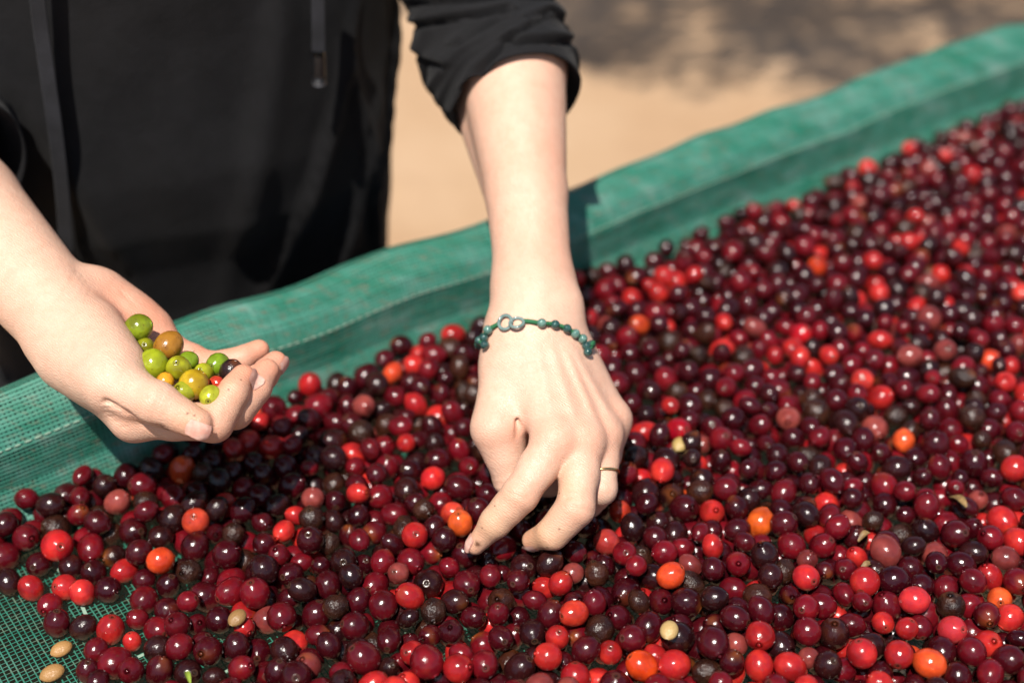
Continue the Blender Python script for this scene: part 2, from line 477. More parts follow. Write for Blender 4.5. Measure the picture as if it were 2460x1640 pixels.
def skin_mesh(f, centre_pts, h):
    P = np.array(centre_pts); lo = P.min(0) - .05; hi = P.max(0) + .05
    v, q = isosurface(f, lo, hi, h)
    return relax(v, q, 2, .45), q
# ------------------------------------------------------------------ skin
def skin_material():
    m, nt, b = new_mat('skin'); g = NT(nt)
    tc = g.n('TexCoord').outputs['Object']
    at = g.n('Attribute', attribute_name='Col').outputs['Color']
    n1 = g.noise(tc, 110, 5, .65)
    mot = g.mix(g.math('MULTIPLY', g.ramp(n1, (.42, (0, 0, 0)), (.66, (1, 1, 1))), .28), at, (.50, .24, .155), 'MIX')
    n2 = g.noise(tc, 420, 3, .6)
    mot2 = g.mix(g.math('MULTIPLY', g.ramp(n2, (.56, (0, 0, 0)), (.72, (1, 1, 1))), .12), mot, (.50, .24, .15))
    g.l(mot2, b.inputs['Base Color'])
    vo = g.n('TexVoronoi', feature='DISTANCE_TO_EDGE'); vo.inputs['Scale'].default_value = 900
    mp = g.n('Mapping'); mp.inputs['Scale'].default_value = (1, .7, .45); g.l(tc, mp.inputs[0]); g.l(mp.outputs[0], vo.inputs['Vector'])
    h1 = g.ramp(vo.outputs['Distance'], (0, (0, 0, 0)), (.12, (1, 1, 1)))
    wv = g.n('TexWave', wave_type='BANDS', bands_direction='DIAGONAL'); wv.inputs['Scale'].default_value = 260
    wv.inputs['Distortion'].default_value = 9; wv.inputs['Detail'].default_value = 3; wv.inputs['Detail Scale'].default_value = 1.2
    g.l(tc, wv.inputs['Vector'])
    hh = g.math('ADD', g.math('MULTIPLY', h1, .28), g.math('ADD', g.math('MULTIPLY', wv.outputs['Fac'], .55), g.math('MULTIPLY', g.noise(tc, 1500, 2, .6), .5)))
    bp = g.bump(hh, .45, .0005)
    bp = g.bump(g.noise(tc, 170, 3, .5), .20, .0018, bp)
    g.l(bp, b.inputs['Normal'])
    b.inputs['Subsurface Weight'].default_value = .14
    b.inputs['Subsurface Radius'].default_value = (1.0, .38, .22)
    b.inputs['Subsurface Scale'].default_value = .003
    rr = g.ramp(g.noise(tc, 300, 3, .6), (.3, (.36, .36, .36)), (.7, (.50, .50, .50)))
    g.l(rr, b.inputs['Roughness'])
    b.inputs['Specular IOR Level'].default_value = .42
    return m
M_skin = skin_material()
m, nt, b = new_mat('nail'); g = NT(nt)
tc = g.n('TexCoord').outputs['Object']
g.l(g.ramp(g.noise(tc, 260, 2), (.35, (.56, .28, .22)), (.7, (.66, .42, .34))), b.inputs['Base Color'])
b.inputs['Roughness'].default_value = .24; b.inputs['Subsurface Weight'].default_value = .15
b.inputs['Subsurface Radius'].default_value = (1, .4, .25); b.inputs['Subsurface Scale'].default_value = .002
M_nail = m

BASE = np.array((.590, .372, .272)); ROSY = np.array((.580, .240, .150)); TAN = np.array((.50, .290, .155)); DIRT = np.array((.12, .055, .03))
def gauss(v, c, s): return np.exp(-((v - np.asarray(c)) ** 2).sum(1) / (s * s))
def skin_cols(v, rosy, tan, specks):
    w = np.zeros(len(v)); t = np.zeros(len(v)); k = np.zeros(len(v))
    for c, s, a in rosy: w = np.maximum(w, a * gauss(v, c, s))
    for c, s, a in tan: t = np.maximum(t, a * gauss(v, c, s))
    for c, s in specks:
        d = np.linalg.norm(v - np.asarray(c), axis=1) * (1 + .35 * vnoise(v * 900, 3)); k = np.maximum(k, np.clip(1.6 - d / s * 1.3, 0, 1))
    n = vnoise(v * 55, 7) * .5 + vnoise(v * 130, 9) * .35
    w = np.clip(w * (1 + .35 * n) + .06 * n, 0, 1); t = np.clip(t * (1 + .4 * n), 0, 1)
    c = BASE * (1 - w[:, None]) + ROSY * w[:, None]
    c = c * (1 - t[:, None]) + TAN * t[:, None]
    c = c * (1 + .05 * n[:, None])
    c = c * (1 - k[:, None]) + DIRT * k[:, None]
    return np.concatenate([c, np.ones((len(v), 1))], 1)
HVOX = .00115
pv, pq = skin_mesh(pick_hand, [Cc(530, -150, 1.005)] + [x for f in PK.values() for x in f], HVOX)
cv_, cq = skin_mesh(cup_hand, [A(-1500, -2200, 1.05)] + [x for f in CU.values() for x in f], HVOX)
surfp = lambda p: pv[((pv - p) ** 2).sum(1).argmin()]
surfc = lambda p: cv_[((cv_ - p) ** 2).sum(1).argmin()]
def fr(P, s=.010): return P - VFWD * s
rosy = [(fr(PK[f][0]), .013, .50) for f in ('index', 'middle', 'ring', 'pinky')] + [(fr(PK[f][1]), .011, .45) for f in ('index', 'middle', 'thumb')] + \
       [(PK[f][3], .014, .60) for f in ('index', 'middle')] + [(B(640, 950, .82), .010, .45), (B(385, 820, .83), .007, .6), (B(700, 620, .83), .02, .25),
        (Cc(870, 800, .90), .03, .45), (Cc(900, 1150, .87), .03, .40), (Cc(830, 560, .92), .03, .3), (Cc(640, 900, .90), .02, .2)]
tan = [(B(250, 1270, .812), .020, .55), (B(520, 1330, .815), .020, .65), (B(620, 1100, .812), .012, .4), (B(440, 1180, .81), .012, .2)]
specks = [(surfp(B(172, 1392, .812)), .0019), (surfp(B(262, 1178, .806)), .0007), (surfp(B(604, 1280, .81)), .0005), (surfp(B(538, 1372, .812)), .0007), (surfp(B(205, 1290, .81)), .0004), (surfp(B(585, 1115, .81)), .0004)]
pcol = skin_cols(pv, rosy, tan, specks)
rosy = [(CU[f][3], .015, 1.0) for f in ('index', 'middle', 'ring', 'pinky')] + [(CU[f][1], .016, .6) for f in ('index', 'middle', 'ring', 'pinky')] + [(CU[f][2] - VR * .006, .014, .9) for f in ('index', 'middle', 'ring', 'pinky')] + \
       [(CU['thumb'][3], .013, .75), (CU['thumb'][2] - VFWD * .01, .010, .35), (A(1000, 560, .84), .026, .95), (A(1150, 700, .84), .022, .9), (A(1330, 830, .84), .02, .85),
        (A(900, 1240, .78), .012, .35), (A(800, 450, .84), .02, .75), (A(1000, 900, .83), .03, .6), (A(1250, 1380, .775), .014, .3), (A(90, 500, .85), .03, .18), (A(720, 360, .85), .012, .4)]
specks = [(surfc(A(1128, 632, .835)), .0006), (surfc(A(1308, 778, .835)), .0006), (surfc(A(1535, 1055, .785)), .0008), (surfc(A(1640, 958, .79)), .0008), (surfc(A(1275, 1195, .762)), .0006),
          (surfc(A(1110, 1325, .770)), .0016), (surfc(A(1095, 1305, .770)), .0012), (surfc(A(1085, 1270, .768)), .0006), (surfc(A(1885, 905, .825)), .0012), (surfc(A(1310, 1205, .762)), .0005), (surfc(A(1250, 1300, .764)), .0007)]
ccol = skin_cols(cv_, rosy, [(A(1500, 1100, .79), .016, .3), (A(1280, 1230, .765), .012, .3)], specks)

person = empty('person')
tag(person, 'person in a black hoodie with rolled sleeves, one palm holding green cherries, other hand picking', 'person')
me = mesh_np('body', np.concatenate([pv, cv_]), np.concatenate([pq, cq + len(pv)]))
set_color(me, np.concatenate([pcol, ccol]))
body = obj('body', me, M_skin, person)

def nail(f, tipA, tipB, dorsal, L, Wd, back=.0, name='fingernail', flat=.25):
    """nail plate laid on the skin: from tipA (joint side) to tipB (tip), on the side 'dorsal'"""
    ax = unit(np.asarray(tipB) - tipA); dn = unit(np.asarray(dorsal) - ax * np.dot(dorsal, ax)); sd = np.cross(ax, dn)
    nu, nv = 11, 9; us = np.linspace(-1, 1, nu); vs = np.linspace(-1, 1, nv); pts = []
    for u in us:
        for w in vs:
            rr = 1 - .16 * max(0, u) ** 4 * w * w
            al = u * L / 2 * (1 - .20 * w * w * (1 if u > 0 else .8)) + back
            pts.append(np.asarray(tipB) + ax * al + dn * .014 + sd * w * Wd / 2 * rr * (.93 + .07 * u))
    pts = np.array(pts)
    hit = march(f, pts, np.tile(-dn, (len(pts), 1)), .03, .00045)
    hd = hit @ dn; hit = hit + np.outer((np.percentile(hd, 80) - hd) * flat * (hd < np.percentile(hd, 80)), dn)
    hit = hit.reshape(nu, nv, 3); hit[-1] += ax * .0004 + dn * .0002
    V = hit.reshape(-1, 3); V2 = V - dn * .0006
    q = grid_faces(nu, nv); mb = MB(); mb.add(V, q); mb.add(V2, q[:, ::-1])
    o = mb.build(name, M_nail, body)
    return o
nail(cup_hand, CU['thumb'][2], CU['thumb'][3], unit(-VFWD * .95 - VUP * .38 + VR * .22), .0125, .0105, .0030, flat=.55)
nail(cup_hand, CU['index'][2], CU['index'][3], unit(VR * 1.0 - VUP * .1 - VFWD * .15), .0105, .0092, -.0005)
nail(cup_hand, CU['ring'][2], CU['ring'][3], unit(VR * 1.0 - VFWD * .05), .0100, .0090, -.0005)
nail(pick_hand, PK['index'][2], PK['index'][3], unit(-VR * .9 - VFWD * .35 + VUP * .2), .0105, .0088, 0)
nail(pick_hand, PK['middle'][2], PK['middle'][3], unit(-VFWD * .5 - VUP * .8), .0105, .0090, 0)
# ------------------------------------------------------------------ ground
m, nt, b = new_mat('dry_soil'); g = NT(nt)
tc = g.n('TexCoord').outputs['Object']
c1 = g.ramp(g.noise(tc, 1.3, 5, .6), (.34, (.325, .203, .116)), (.52, (.375, .250, .152)), (.70, (.42, .290, .187)))
c2 = g.mix(g.math('MULTIPLY', g.ramp(g.noise(tc, 38, 4, .6), (.45, (0, 0, 0)), (.7, (1, 1, 1))), .35), c1, (.32, .20, .12))
g.l(c2, b.inputs['Base Color']); b.inputs['Roughness'].default_value = .95; b.inputs['Specular IOR Level'].default_value = .1
g.l(g.bump(g.noise(tc, 14, 6, .65), .5, .02), b.inputs['Normal'])
n = 90; ax = np.sign(np.linspace(-1, 1, n)) * np.abs(np.linspace(-1, 1, n)) ** 3 * 150
X, Y = np.meshgrid(ax, ax + 2.5, indexing='ij')
Z = (vnoise(np.stack([X.ravel() * .9, Y.ravel() * .9, X.ravel() * 0], 1), 2) * .012 + vnoise(np.stack([X.ravel() * .05, Y.ravel() * .05, X.ravel() * 0], 1), 3) * .05 * np.clip(np.abs(ax).max(), 0, 1))
ground = obj('ground', mesh_np('ground', np.stack([X.ravel(), Y.ravel(), Z - .06 * 0], 1), grid_faces(n, n)), m)
tag(ground, 'pale sandy dry soil behind the drying bed', None, None, 'structure')

# ------------------------------------------------------------------ tree beside the bed (throws the dappled shade on the soil)
m, nt, b = new_mat('bark'); g = NT(nt); tc = g.n('TexCoord').outputs['Object']
g.l(g.ramp(g.noise(tc, 9, 5), (.3, (.09, .06, .04)), (.7, (.20, .15, .11))), b.inputs['Base Color']); b.inputs['Roughness'].default_value = .9
g.l(g.bump(g.noise(tc, 30, 4), .6, .02), b.inputs['Normal']); M_bark = m
m, nt, b = new_mat('leaf'); g = NT(nt); tc = g.n('TexCoord').outputs['Object']
g.l(g.ramp(g.noise(tc, 3, 3), (.3, (.04, .085, .022)), (.7, (.09, .15, .04))), b.inputs['Base Color']); b.inputs['Roughness'].default_value = .45; M_leaf = m
tree = empty('tree'); tag(tree, 'leafy tree standing beside the bed and shading the soil behind', 'tree')
TB = np.array((-2.7, 2.9, 0))
mb = MB()
tr = catmull([TB, TB + (.05, -.02, 1.2), TB + (.2, -.1, 2.3), TB + (.5, -.3, 3.3)], 8); tube(mb, tr, np.linspace(.13, .06, len(tr)), 10)
limbs = []
for i in range(12):
    a = tr[int(len(tr) * .55) + i % 9 - 1]; t = np.array((-.35 + .55 * (i % 5), 1.55 + .42 * (i % 4), 3.6 + .35 * (i % 3))) + rng.normal(0, .15, 3)
    L = catmull([a, (a + t) / 2 + (0, 0, .18), t], 7); tube(mb, L, np.linspace(.04, .008, len(L)), 6); limbs.append(L)
mb.build('trunk', M_bark, tree)
mb = MB(); lv = []; lq = []
cent = []
for (gx, gy, gr) in ((.50, 3.50, .36), (.92, 3.20, .30), (1.30, 3.62, .36), (.15, 3.85, .36), (.75, 4.1, .40), (1.75, 3.9, .40), (1.3, 4.3, .45), (.80, 3.62, .3), (1.5, 3.15, .16), (-.1, 4.3, .3), (1.9, 3.35, .3), (.2, 3.45, .2)):
    hgt = rng.uniform(3.3, 4.2); k = hgt / SUN_DIR.z
    cent.append((np.array((gx, gy, 0)) + k * np.array(SUN_DIR[:]), gr))
for c, r in cent:
    for _ in range(int(1500 * r)):
        u = rng.normal(0, 1, 3); u /= np.linalg.norm(u); p = c + u * r * rng.uniform(.15, 1.0) ** .6 * np.array((1, 1, .55))
        d = rng.normal(0, 1, 3); d[2] -= .4; d = unit(d); s = unit(np.cross(d, rng.normal(0, 1, 3))); L = rng.uniform(.05, .085); w = L * .26
        nn = np.cross(d, s) * L * .08
        lv += [p, p + d * L * .45 + s * w + nn, p + d * L, p + d * L * .45 - s * w + nn]; k = len(lv) - 4; lq.append((k, k + 1, k + 2, k + 3))
mb.add(np.array(lv), np.array(lq)); cr = mb.build('crown', M_leaf, tree, smooth=False)

# ------------------------------------------------------------------ drying bed with green shade net
E2 = np.array((.8131, .5821)); N2 = np.array((-.5821, .8131)); PB = np.array((.051, .925))
ZNET = BED - .030
PROF = np.array([(-.95, -.030), (-.30, -.0305), (-.05, -.030), (-.016, -.0285), (-.004, -.018), (.0015, -.004), (.0025, .010), (.0035, .022), (.0100, .0335), (.0200, .0430), (.0285, .0475), (.0355, .0455), (.0395, .038), (.0415, .020), (.043, -.03), (.045, -.10)])
_seg = np.concatenate([[0], np.cumsum(np.linalg.norm(np.diff(PROF, axis=0), axis=1))])
PL = _seg[-1]
def net_pt(s, l, off=0.0):
    s = np.asarray(s, float); l = np.asarray(l, float)
    t = np.interp(l, _seg, PROF[:, 0]); z = np.interp(l, _seg, PROF[:, 1])
    h = 2e-3
    dt = np.interp(l + h, _seg, PROF[:, 0]) - np.interp(l - h, _seg, PROF[:, 0]); dz = np.interp(l + h, _seg, PROF[:, 1]) - np.interp(l - h, _seg, PROF[:, 1])
    ln = np.hypot(dt, dz) + 1e-9; nt_, nz_ = -dz / ln, dt / ln
    up = np.clip((z + .020) / .05, 0, 1.2) * np.clip((t + .03) / .03, 0, 1)
    o1 = np.stack([s * 5, l * 0, l * 0], -1).reshape(-1, 3)
    w1 = vnoise(o1, 21).reshape(s.shape); w2 = vnoise(o1 * 2.7 + 5, 22).reshape(s.shape); w3 = vnoise(np.stack([s * 26, l * 30, l * 0], -1).reshape(-1, 3), 23).reshape(s.shape)
    t = t + up * (.005 * w1 + .0022 * w2) + nt_ * (off + .0010 * w3 * up); z = z + up * (.0030 * w2 - .0015 * w1) + nz_ * (off + .0010 * w3 * up)
    z = z + np.where(t < -.03, .0012 * vnoise(np.stack([s * 14, l * 14, l * 0], -1).reshape(-1, 3), 24).reshape(s.shape), 0)
    bend = -.012 * np.clip(s - .05, 0, 2) ** 2 * 0
    xy = PB + s[..., None] * E2 + (t + bend)[..., None] * N2
    return np.concatenate([xy, (BED + z)[..., None]], -1)
def net_material(name, ca, cb, cc, trans):
    m, nt, b = new_mat(name); g = NT(nt); tc = g.n('TexCoord').outputs['Object']
    mp = g.n('Mapping'); mp.inputs['Rotation'].default_value = (0, 0, -math.radians(35.6)); mp.inputs['Scale'].default_value = (.25, 1, 1); g.l(tc, mp.inputs[0])
    f1 = g.noise(mp.outputs[0], 60, 4, .6); f2 = g.noise(mp.outputs[0], 300, 3, .6)
    col = g.ramp(f1, (.32, ca), (.55, cb), (.75, cc))
    col = g.mix(g.math('MULTIPLY', g.ramp(f2, (.52, (0, 0, 0)), (.68, (1, 1, 1))), .55), col, (.16, .145, .10))
    g.l(col, b.inputs['Base Color']); b.inputs['Roughness'].default_value = .42
    ts = g.n('BsdfTranslucent'); g.l(col, ts.inputs['Color']); mx = g.n('MixShader'); mx.inputs[0].default_value = trans
    out = nt.nodes['Material Output']; g.l(b.outputs[0], mx.inputs[1]); g.l(ts.outputs[0], mx.inputs[2]); g.l(mx.outputs[0], out.inputs['Surface'])
    return m, g, b, tc
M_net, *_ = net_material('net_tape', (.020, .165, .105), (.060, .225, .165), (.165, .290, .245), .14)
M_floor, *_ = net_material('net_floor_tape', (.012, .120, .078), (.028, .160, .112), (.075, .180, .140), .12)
M_cloth, g, b, tc = net_material('shade_cloth', (.004, .045, .032), (.008, .070, .050), (.020, .100, .075), .10)  # backing coloured darker than the tapes, so weave gaps look shaded
m, nt, b = new_mat('pale_thread'); b.inputs['Base Color'].default_value = (.20, .30, .23, 1); b.inputs['Roughness'].default_value = .8; M_thread = m

bed = empty('drying_bed')
tag(bed, 'raised coffee drying bed lined with green shade net, its rim rolled over a rail', 'drying bed')
L_FLOOR = float(np.interp(-.02, PROF[:, 0][:5], _seg[:5]))
S0, S1 = -.80, 1.05
def ribbons(s_list, l_list, along, width, jit, off, seg, skip=0.0):
    """tapes running along 's' or 'l'"""
    V = []; Q = []; n0 = 0
    main = s_list if along == 'l' else l_list
    for c in main:
        if skip and rng.random() < skip: continue
        w = width * rng.uniform(.75, 1.2) / 2; ph = rng.uniform(0, 100)
        k = np.arange(seg + 1)
        if along == 'l': l = np.linspace(l_list[0], l_list[1], seg + 1); s = np.full(seg + 1, c) + jit * vnoise(np.stack([l * 45, l * 0 + ph, l * 0], 1), 31); a = net_pt(s - w, l, off); d = net_pt(s + w, l, off)
        else: s = np.linspace(s_list[0], s_list[1], seg + 1); l = np.full(seg + 1, c) + jit * vnoise(np.stack([s * 45, s * 0 + ph, s * 0], 1), 32); a = net_pt(s, l - w, off); d = net_pt(s, l + w, off)
        V.append(np.stack([a, d], 1).reshape(-1, 3)); i = np.arange(seg) * 2 + n0; Q.append(np.stack([i, i + 1, i + 3, i + 2], 1)); n0 += 2 * (seg + 1)
    return np.concatenate(V), np.concatenate(Q)
mb = MB()
L0 = .30
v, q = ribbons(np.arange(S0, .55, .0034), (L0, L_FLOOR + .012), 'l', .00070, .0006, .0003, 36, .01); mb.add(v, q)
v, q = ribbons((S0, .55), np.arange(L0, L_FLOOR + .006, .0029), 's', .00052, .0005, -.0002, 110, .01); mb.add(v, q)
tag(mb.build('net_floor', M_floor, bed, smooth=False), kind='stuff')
mb = MB()
v, q = ribbons((-.7, -.2), np.arange(.72, .80, .04), 's', .0022, .002, .0005, 40); mb.add(v, q)
v, q = ribbons([-.53, -.44], (.5, L_FLOOR), 'l', .002, .002, .0006, 36); mb.add(v, q)
mb.build('selvedge_tape', M_thread, bed, smooth=False)
lw = np.arange(L_FLOOR - .004, PL - .08, .0027)
mb = MB()
v, q = ribbons(np.arange(S0, S1, .0031), (L_FLOOR - .004, PL - .075), 'l', .0021, .0004, .0006, 30); mb.add(v, q)
v, q = ribbons((S0, S1), lw, 's', .0018, .0003, .0011, 150); mb.add(v, q)
tag(mb.build('net_weave', M_net, bed, smooth=False), kind='stuff')
sg, lg = np.meshgrid(np.linspace(S0, S1, 240), np.concatenate([np.linspace(L_FLOOR - .012, PL - .07, 50), np.linspace(PL - .068, PL, 8)]), indexing='ij')
obj('rim_cloth', mesh_np('rim_cloth', net_pt(sg, lg, -.0008).reshape(-1, 3), grid_faces(240, 58)), M_cloth, bed)
# stitched seam under the rolled rim
lr = float(_seg[7]) + .001
mb = MB()
for k, s in enumerate(np.arange(S0, S1, .0062)):
    ss = np.linspace(s, s + rng.uniform(.0035, .0050), 4); ll = lr + .0012 * vnoise(np.stack([ss * 8, ss * 0, ss * 0], 1), 41)
    tube(mb, net_pt(ss, ll, .0016), [.0003, .00065, .00065, .0003], 5)
tag(mb.build('seam_thread', M_thread, bed), kind='stuff')
m, nt, b = new_mat('bamboo'); g = NT(nt); tc = g.n('TexCoord').outputs['Object']
g.l(g.ramp(g.noise(tc, 12, 4), (.3, (.22, .14, .06)), (.7, (.36, .26, .13))), b.inputs['Base Color']); b.inputs['Roughness'].default_value = .5
mb = MB(); c0 = np.array((*(PB + S0 * E2 + .029 * N2), BED + .026)); c1 = np.array((*(PB + S1 * E2 + .029 * N2), BED + .026)); tube(mb, np.linspace(c0, c1, 40), .0085, 10); mb.build('rail', m, bed)
for s in (-.62, .75):
    mb = MB(); c = np.array((*(PB + s * E2 + .024 * N2), 0)); tube(mb, np.linspace(c - (0, 0, .03), c + (0, 0, BED + .012), 12), .016, 10); mb.build('post', m, bed)

m, nt, b = new_mat('added_dark_cloth'); b.inputs['Base Color'].default_value = (.006, .016, .013, 1); b.inputs['Roughness'].default_value = .8  # unseen sheet added under the rim to keep the view through the net dark
sg, zg = np.meshgrid(np.linspace(-1.3, S1, 90), np.linspace(.02, BED - .05, 8), indexing='ij')
tg = .052 + .012 * vnoise(np.stack([sg.ravel() * 12, zg.ravel() * 2, sg.ravel() * 0], 1), 44).reshape(sg.shape)
xy = PB + sg[..., None] * E2 + tg[..., None] * N2
obj('added_dark_sheet', mesh_np('added_dark_sheet', np.concatenate([xy, zg[..., None]], -1).reshape(-1, 3), grid_faces(90, 8)), m, bed)
# ------------------------------------------------------------------ black hoodie, sleeves, drawstrings, trousers
def black_cloth(name, col, scale, sheen=.12):
    m, nt, b = new_mat(name); g = NT(nt); tc = g.n('TexCoord').outputs['Object']
    c = g.mix(g.ramp(g.noise(tc, 60, 4, .6), (.35, (0, 0, 0)), (.7, (1, 1, 1))), tuple(x * .75 for x in col), tuple(x * 1.3 for x in col))
    g.l(c, b.inputs['Base Color']); b.inputs['Roughness'].default_value = .85; b.inputs['Specular IOR Level'].default_value = .25
    b.inputs['Sheen Weight'].default_value = sheen; b.inputs['Sheen Roughness'].default_value = .5
    h = g.math('ADD', g.noise(tc, scale, 2, .6), g.math('MULTIPLY', g.noise(tc, scale * .2, 3), .8))
    bp = g.bump(h, .5, .0008); bp = g.bump(g.noise(tc, 22, 3), .25, .006, bp); g.l(bp, b.inputs['Normal'])
    return m
M_black = black_cloth('black_cotton', (.0040, .0037, .0044), 1600, .028)
M_trouser = black_cloth('black_trousers', (.0028, .0028, .0033), 900, .015)
M_string = black_cloth('woven_string', (.012, .012, .015), 2200, .08)
m, nt, b = new_mat('black_plastic'); b.inputs['Base Color'].default_value = (.006, .006, .007, 1); b.inputs['Roughness'].default_value = .35; M_agl = m
m, nt, b = new_mat('dull_metal'); b.inputs['Base Color'].default_value = (.12, .12, .13, 1); b.inputs['Metallic'].default_value = .6; b.inputs['Roughness'].default_value = .45; M_met = m

TC = np.array((-.264, .990)); TF = np.array(unit((.33, -.944))); TW = np.array((-TF[1], TF[0]))     # centre, front, person's left
def fold(x, sharp=.3): return np.where(x < 0, np.exp(-(x / sharp) ** 2), np.exp(-x * x))
zt = np.concatenate([np.linspace(.70, .84, 10), np.linspace(.85, 1.16, 70), np.linspace(1.18, 1.46, 24)])
th = np.linspace(0, 2 * np.pi, 180, endpoint=False)
ZZ, TT = np.meshgrid(zt, th, indexing='ij')
prof_b = np.interp(zt, [.70, .84, .88, .92, .955, 1.0, 1.08, 1.16, 1.30, 1.38, 1.43, 1.46], [.098, .098, .100, .108, .122, .126, .124, .122, .118, .095, .06, .05])
prof_a = np.interp(zt, [.70, .84, .88, .92, .955, 1.0, 1.08, 1.16, 1.30, 1.38, 1.43, 1.46], [.160, .165, .168, .172, .176, .178, .179, .181, .188, .175, .09, .06])
fa = np.cos(TT); sa = np.sin(TT)          # TT=0 is the front, +90 deg the person's left (image right)
disp = np.zeros_like(TT)
AN = (TT + np.pi) % (2 * np.pi) - np.pi
for a0, z0, slope, wid, dep, zr in ((.52, .97, .9, .055, .010, .10), (.92, .95, -.5, .05, .008, .12), (.28, 1.02, .5, .09, .007, .14), (-.35, .96, -.6, .08, .006, .14), (-.75, .98, .3, .06, .008, .12), (1.2, 1.02, .6, .05, .007, .10), (.70, .90, .8, .06, .010, .07)):
    disp += dep * fold((AN - a0 - slope * (ZZ - z0) * 3) / wid, .45) * np.exp(-((ZZ - z0) / zr) ** 2)
disp += .003 * vnoise(np.stack([AN.ravel() * 5, ZZ.ravel() * 22, AN.ravel() * 0], 1), 51).reshape(AN.shape)
XY = TC + (fa * (prof_b[:, None] + disp))[..., None] * TF + (sa * (prof_a[:, None] + disp))[..., None] * TW
V = np.concatenate([XY, ZZ[..., None]], -1).reshape(-1, 3)
torso_q = grid_faces(len(zt), len(th), False, True)
hoodie = obj('hoodie', mesh_np('hoodie', V, torso_q), M_black, person)
from mathutils.bvhtree import BVHTree
torso_bvh = BVHTree.FromPolygons([Vector(x) for x in V], [tuple(int(k) for k in x) for x in torso_q])
def on_torso(u, v, gap):
    p1 = D(u, v, 1.0); d = Vector(unit(p1 - CAMP)); h = torso_bvh.ray_cast(Vector(CAMP), d, 4)
    return np.array((h[0] if h[0] is not None else Vector(CAMP) + d * 1.12) - d * gap)

def sleeve(name, axis, rad, n0, folds, seed, rim_in=.035, thick=.0022, kn=26, creases=()):
    P = catmull(axis, kn); R = np.interp(np.linspace(0, 1, len(P)), np.linspace(0, 1, len(axis)), rad)
    T = np.gradient(P, axis=0); T /= np.linalg.norm(T, axis=1)[:, None]
    n = unit(n0 - T[0] * np.dot(n0, T[0])); NN = []
    for t in T: n = unit(n - t * np.dot(n, t)); NN.append(n)
    NN = np.array(NN); BB = np.cross(T, NN)
    s = np.concatenate([[0], np.cumsum(np.linalg.norm(np.diff(P, axis=0), axis=1))])
    th = np.linspace(0, 2 * np.pi, 128, endpoint=False); S, TH_ = np.meshgrid(s, th, indexing='ij')
    r = np.repeat(R[:, None], 128, 1)
    for s0, amp, ph, dep, w, am in folds:
        x = (S - s0 - amp * np.cos(TH_ - ph)) / w
        r = r + dep * fold(x, .22) * np.clip(.55 + am * np.cos(TH_ - ph * 1.3 - s0 * 30), .08, 1.4)
    q = np.stack([np.cos(TH_).ravel() * 2, np.sin(TH_).ravel() * 2, S.ravel() * 45], 1)
    r = r + (.0022 * vnoise(q, seed) + .0010 * vnoise(q * 2.3, seed + 1)).reshape(r.shape) * np.clip(S / .02, .25, 1)
    V = P[:, None] + r[..., None] * (np.cos(TH_)[..., None] * NN[:, None] + np.sin(TH_)[..., None] * BB[:, None])
    if creases:       # pressed-in creases of the rolled cloth
        fl = V.reshape(-1, 3); uu, vv, dd = project(fl); uu = (uu - 900) * 2.0625; vv = vv * 2.0625
        cen = np.repeat(P, 128, 0); out_ = fl - cen; out_ /= np.linalg.norm(out_, axis=1)[:, None]; face = np.clip(-(out_ @ VFWD) * 2.5 + .6, 0, 1); mv = np.zeros(len(fl))
        for pts, dep, w_ in creases:
            best = np.full(len(fl), 1e9); sg_ = np.zeros(len(fl))
            for (xa, ya), (xb, yb) in zip(pts[:-1], pts[1:]):
                L2 = (xb - xa) ** 2 + (yb - ya) ** 2; t = np.clip(((uu - xa) * (xb - xa) + (vv - ya) * (yb - ya)) / L2, 0, 1); dx = uu - xa - t * (xb - xa); dy = vv - ya - t * (yb - ya); d_ = np.hypot(dx, dy)
                sg_ = np.where(d_ < best, -dy, sg_); best = np.minimum(best, d_)
            mv += np.where(sg_ > 0, dep * .8 * np.exp(-((best - w_ * 1.6) / (w_ * 2.4)) ** 2), 0) - dep * np.exp(-(best / w_) ** 2)
        V = (fl + out_ * (mv * face)[:, None]).reshape(V.shape)
    # turned-in lining at the rim
    inn = []
    for k, f in ((0, .0012), (1, thick)):
        inn.append(V[0] - (V[0] - P[0]) / np.linalg.norm(V[0] - P[0], axis=1)[:, None] * f - T[0] * (.0012 if k == 0 else 0))
    for dd in (.012, .03, .05):
        i = int(np.searchsorted(s, dd)); inn.append(V[i] - (V[i] - P[i]) / np.linalg.norm(V[i] - P[i], axis=1)[:, None] * (thick + .004))
    V = np.concatenate([np.array(inn)[::-1], V])
    return obj(name, mesh_np(name, V.reshape(-1, 3), grid_faces(len(V), 128, False, True)), M_black, hoodie)
SH_L = np.array((*(TC + TW * .165), 1.36)); SH_R = np.array((*(TC - TW * .165), 1.36))
fo = [(.0165, .003, 2.2, .0055, .009, .3), (.036, .016, 2.6, .0125, .016, .5), (.054, -.014, .8, .0100, .014, .6), (.072, .022, 1.2, .0130, .018, .6), (.094, -.020, 2.0, .0130, .018, .6), (.114, .018, 3.0, .0125, .018, .6), (.136, -.018, 1.6, .012, .018, .6), (.156, .015, 1.0, .012, .02, .5), (.18, -.01, .5, .010, .02, .5)]
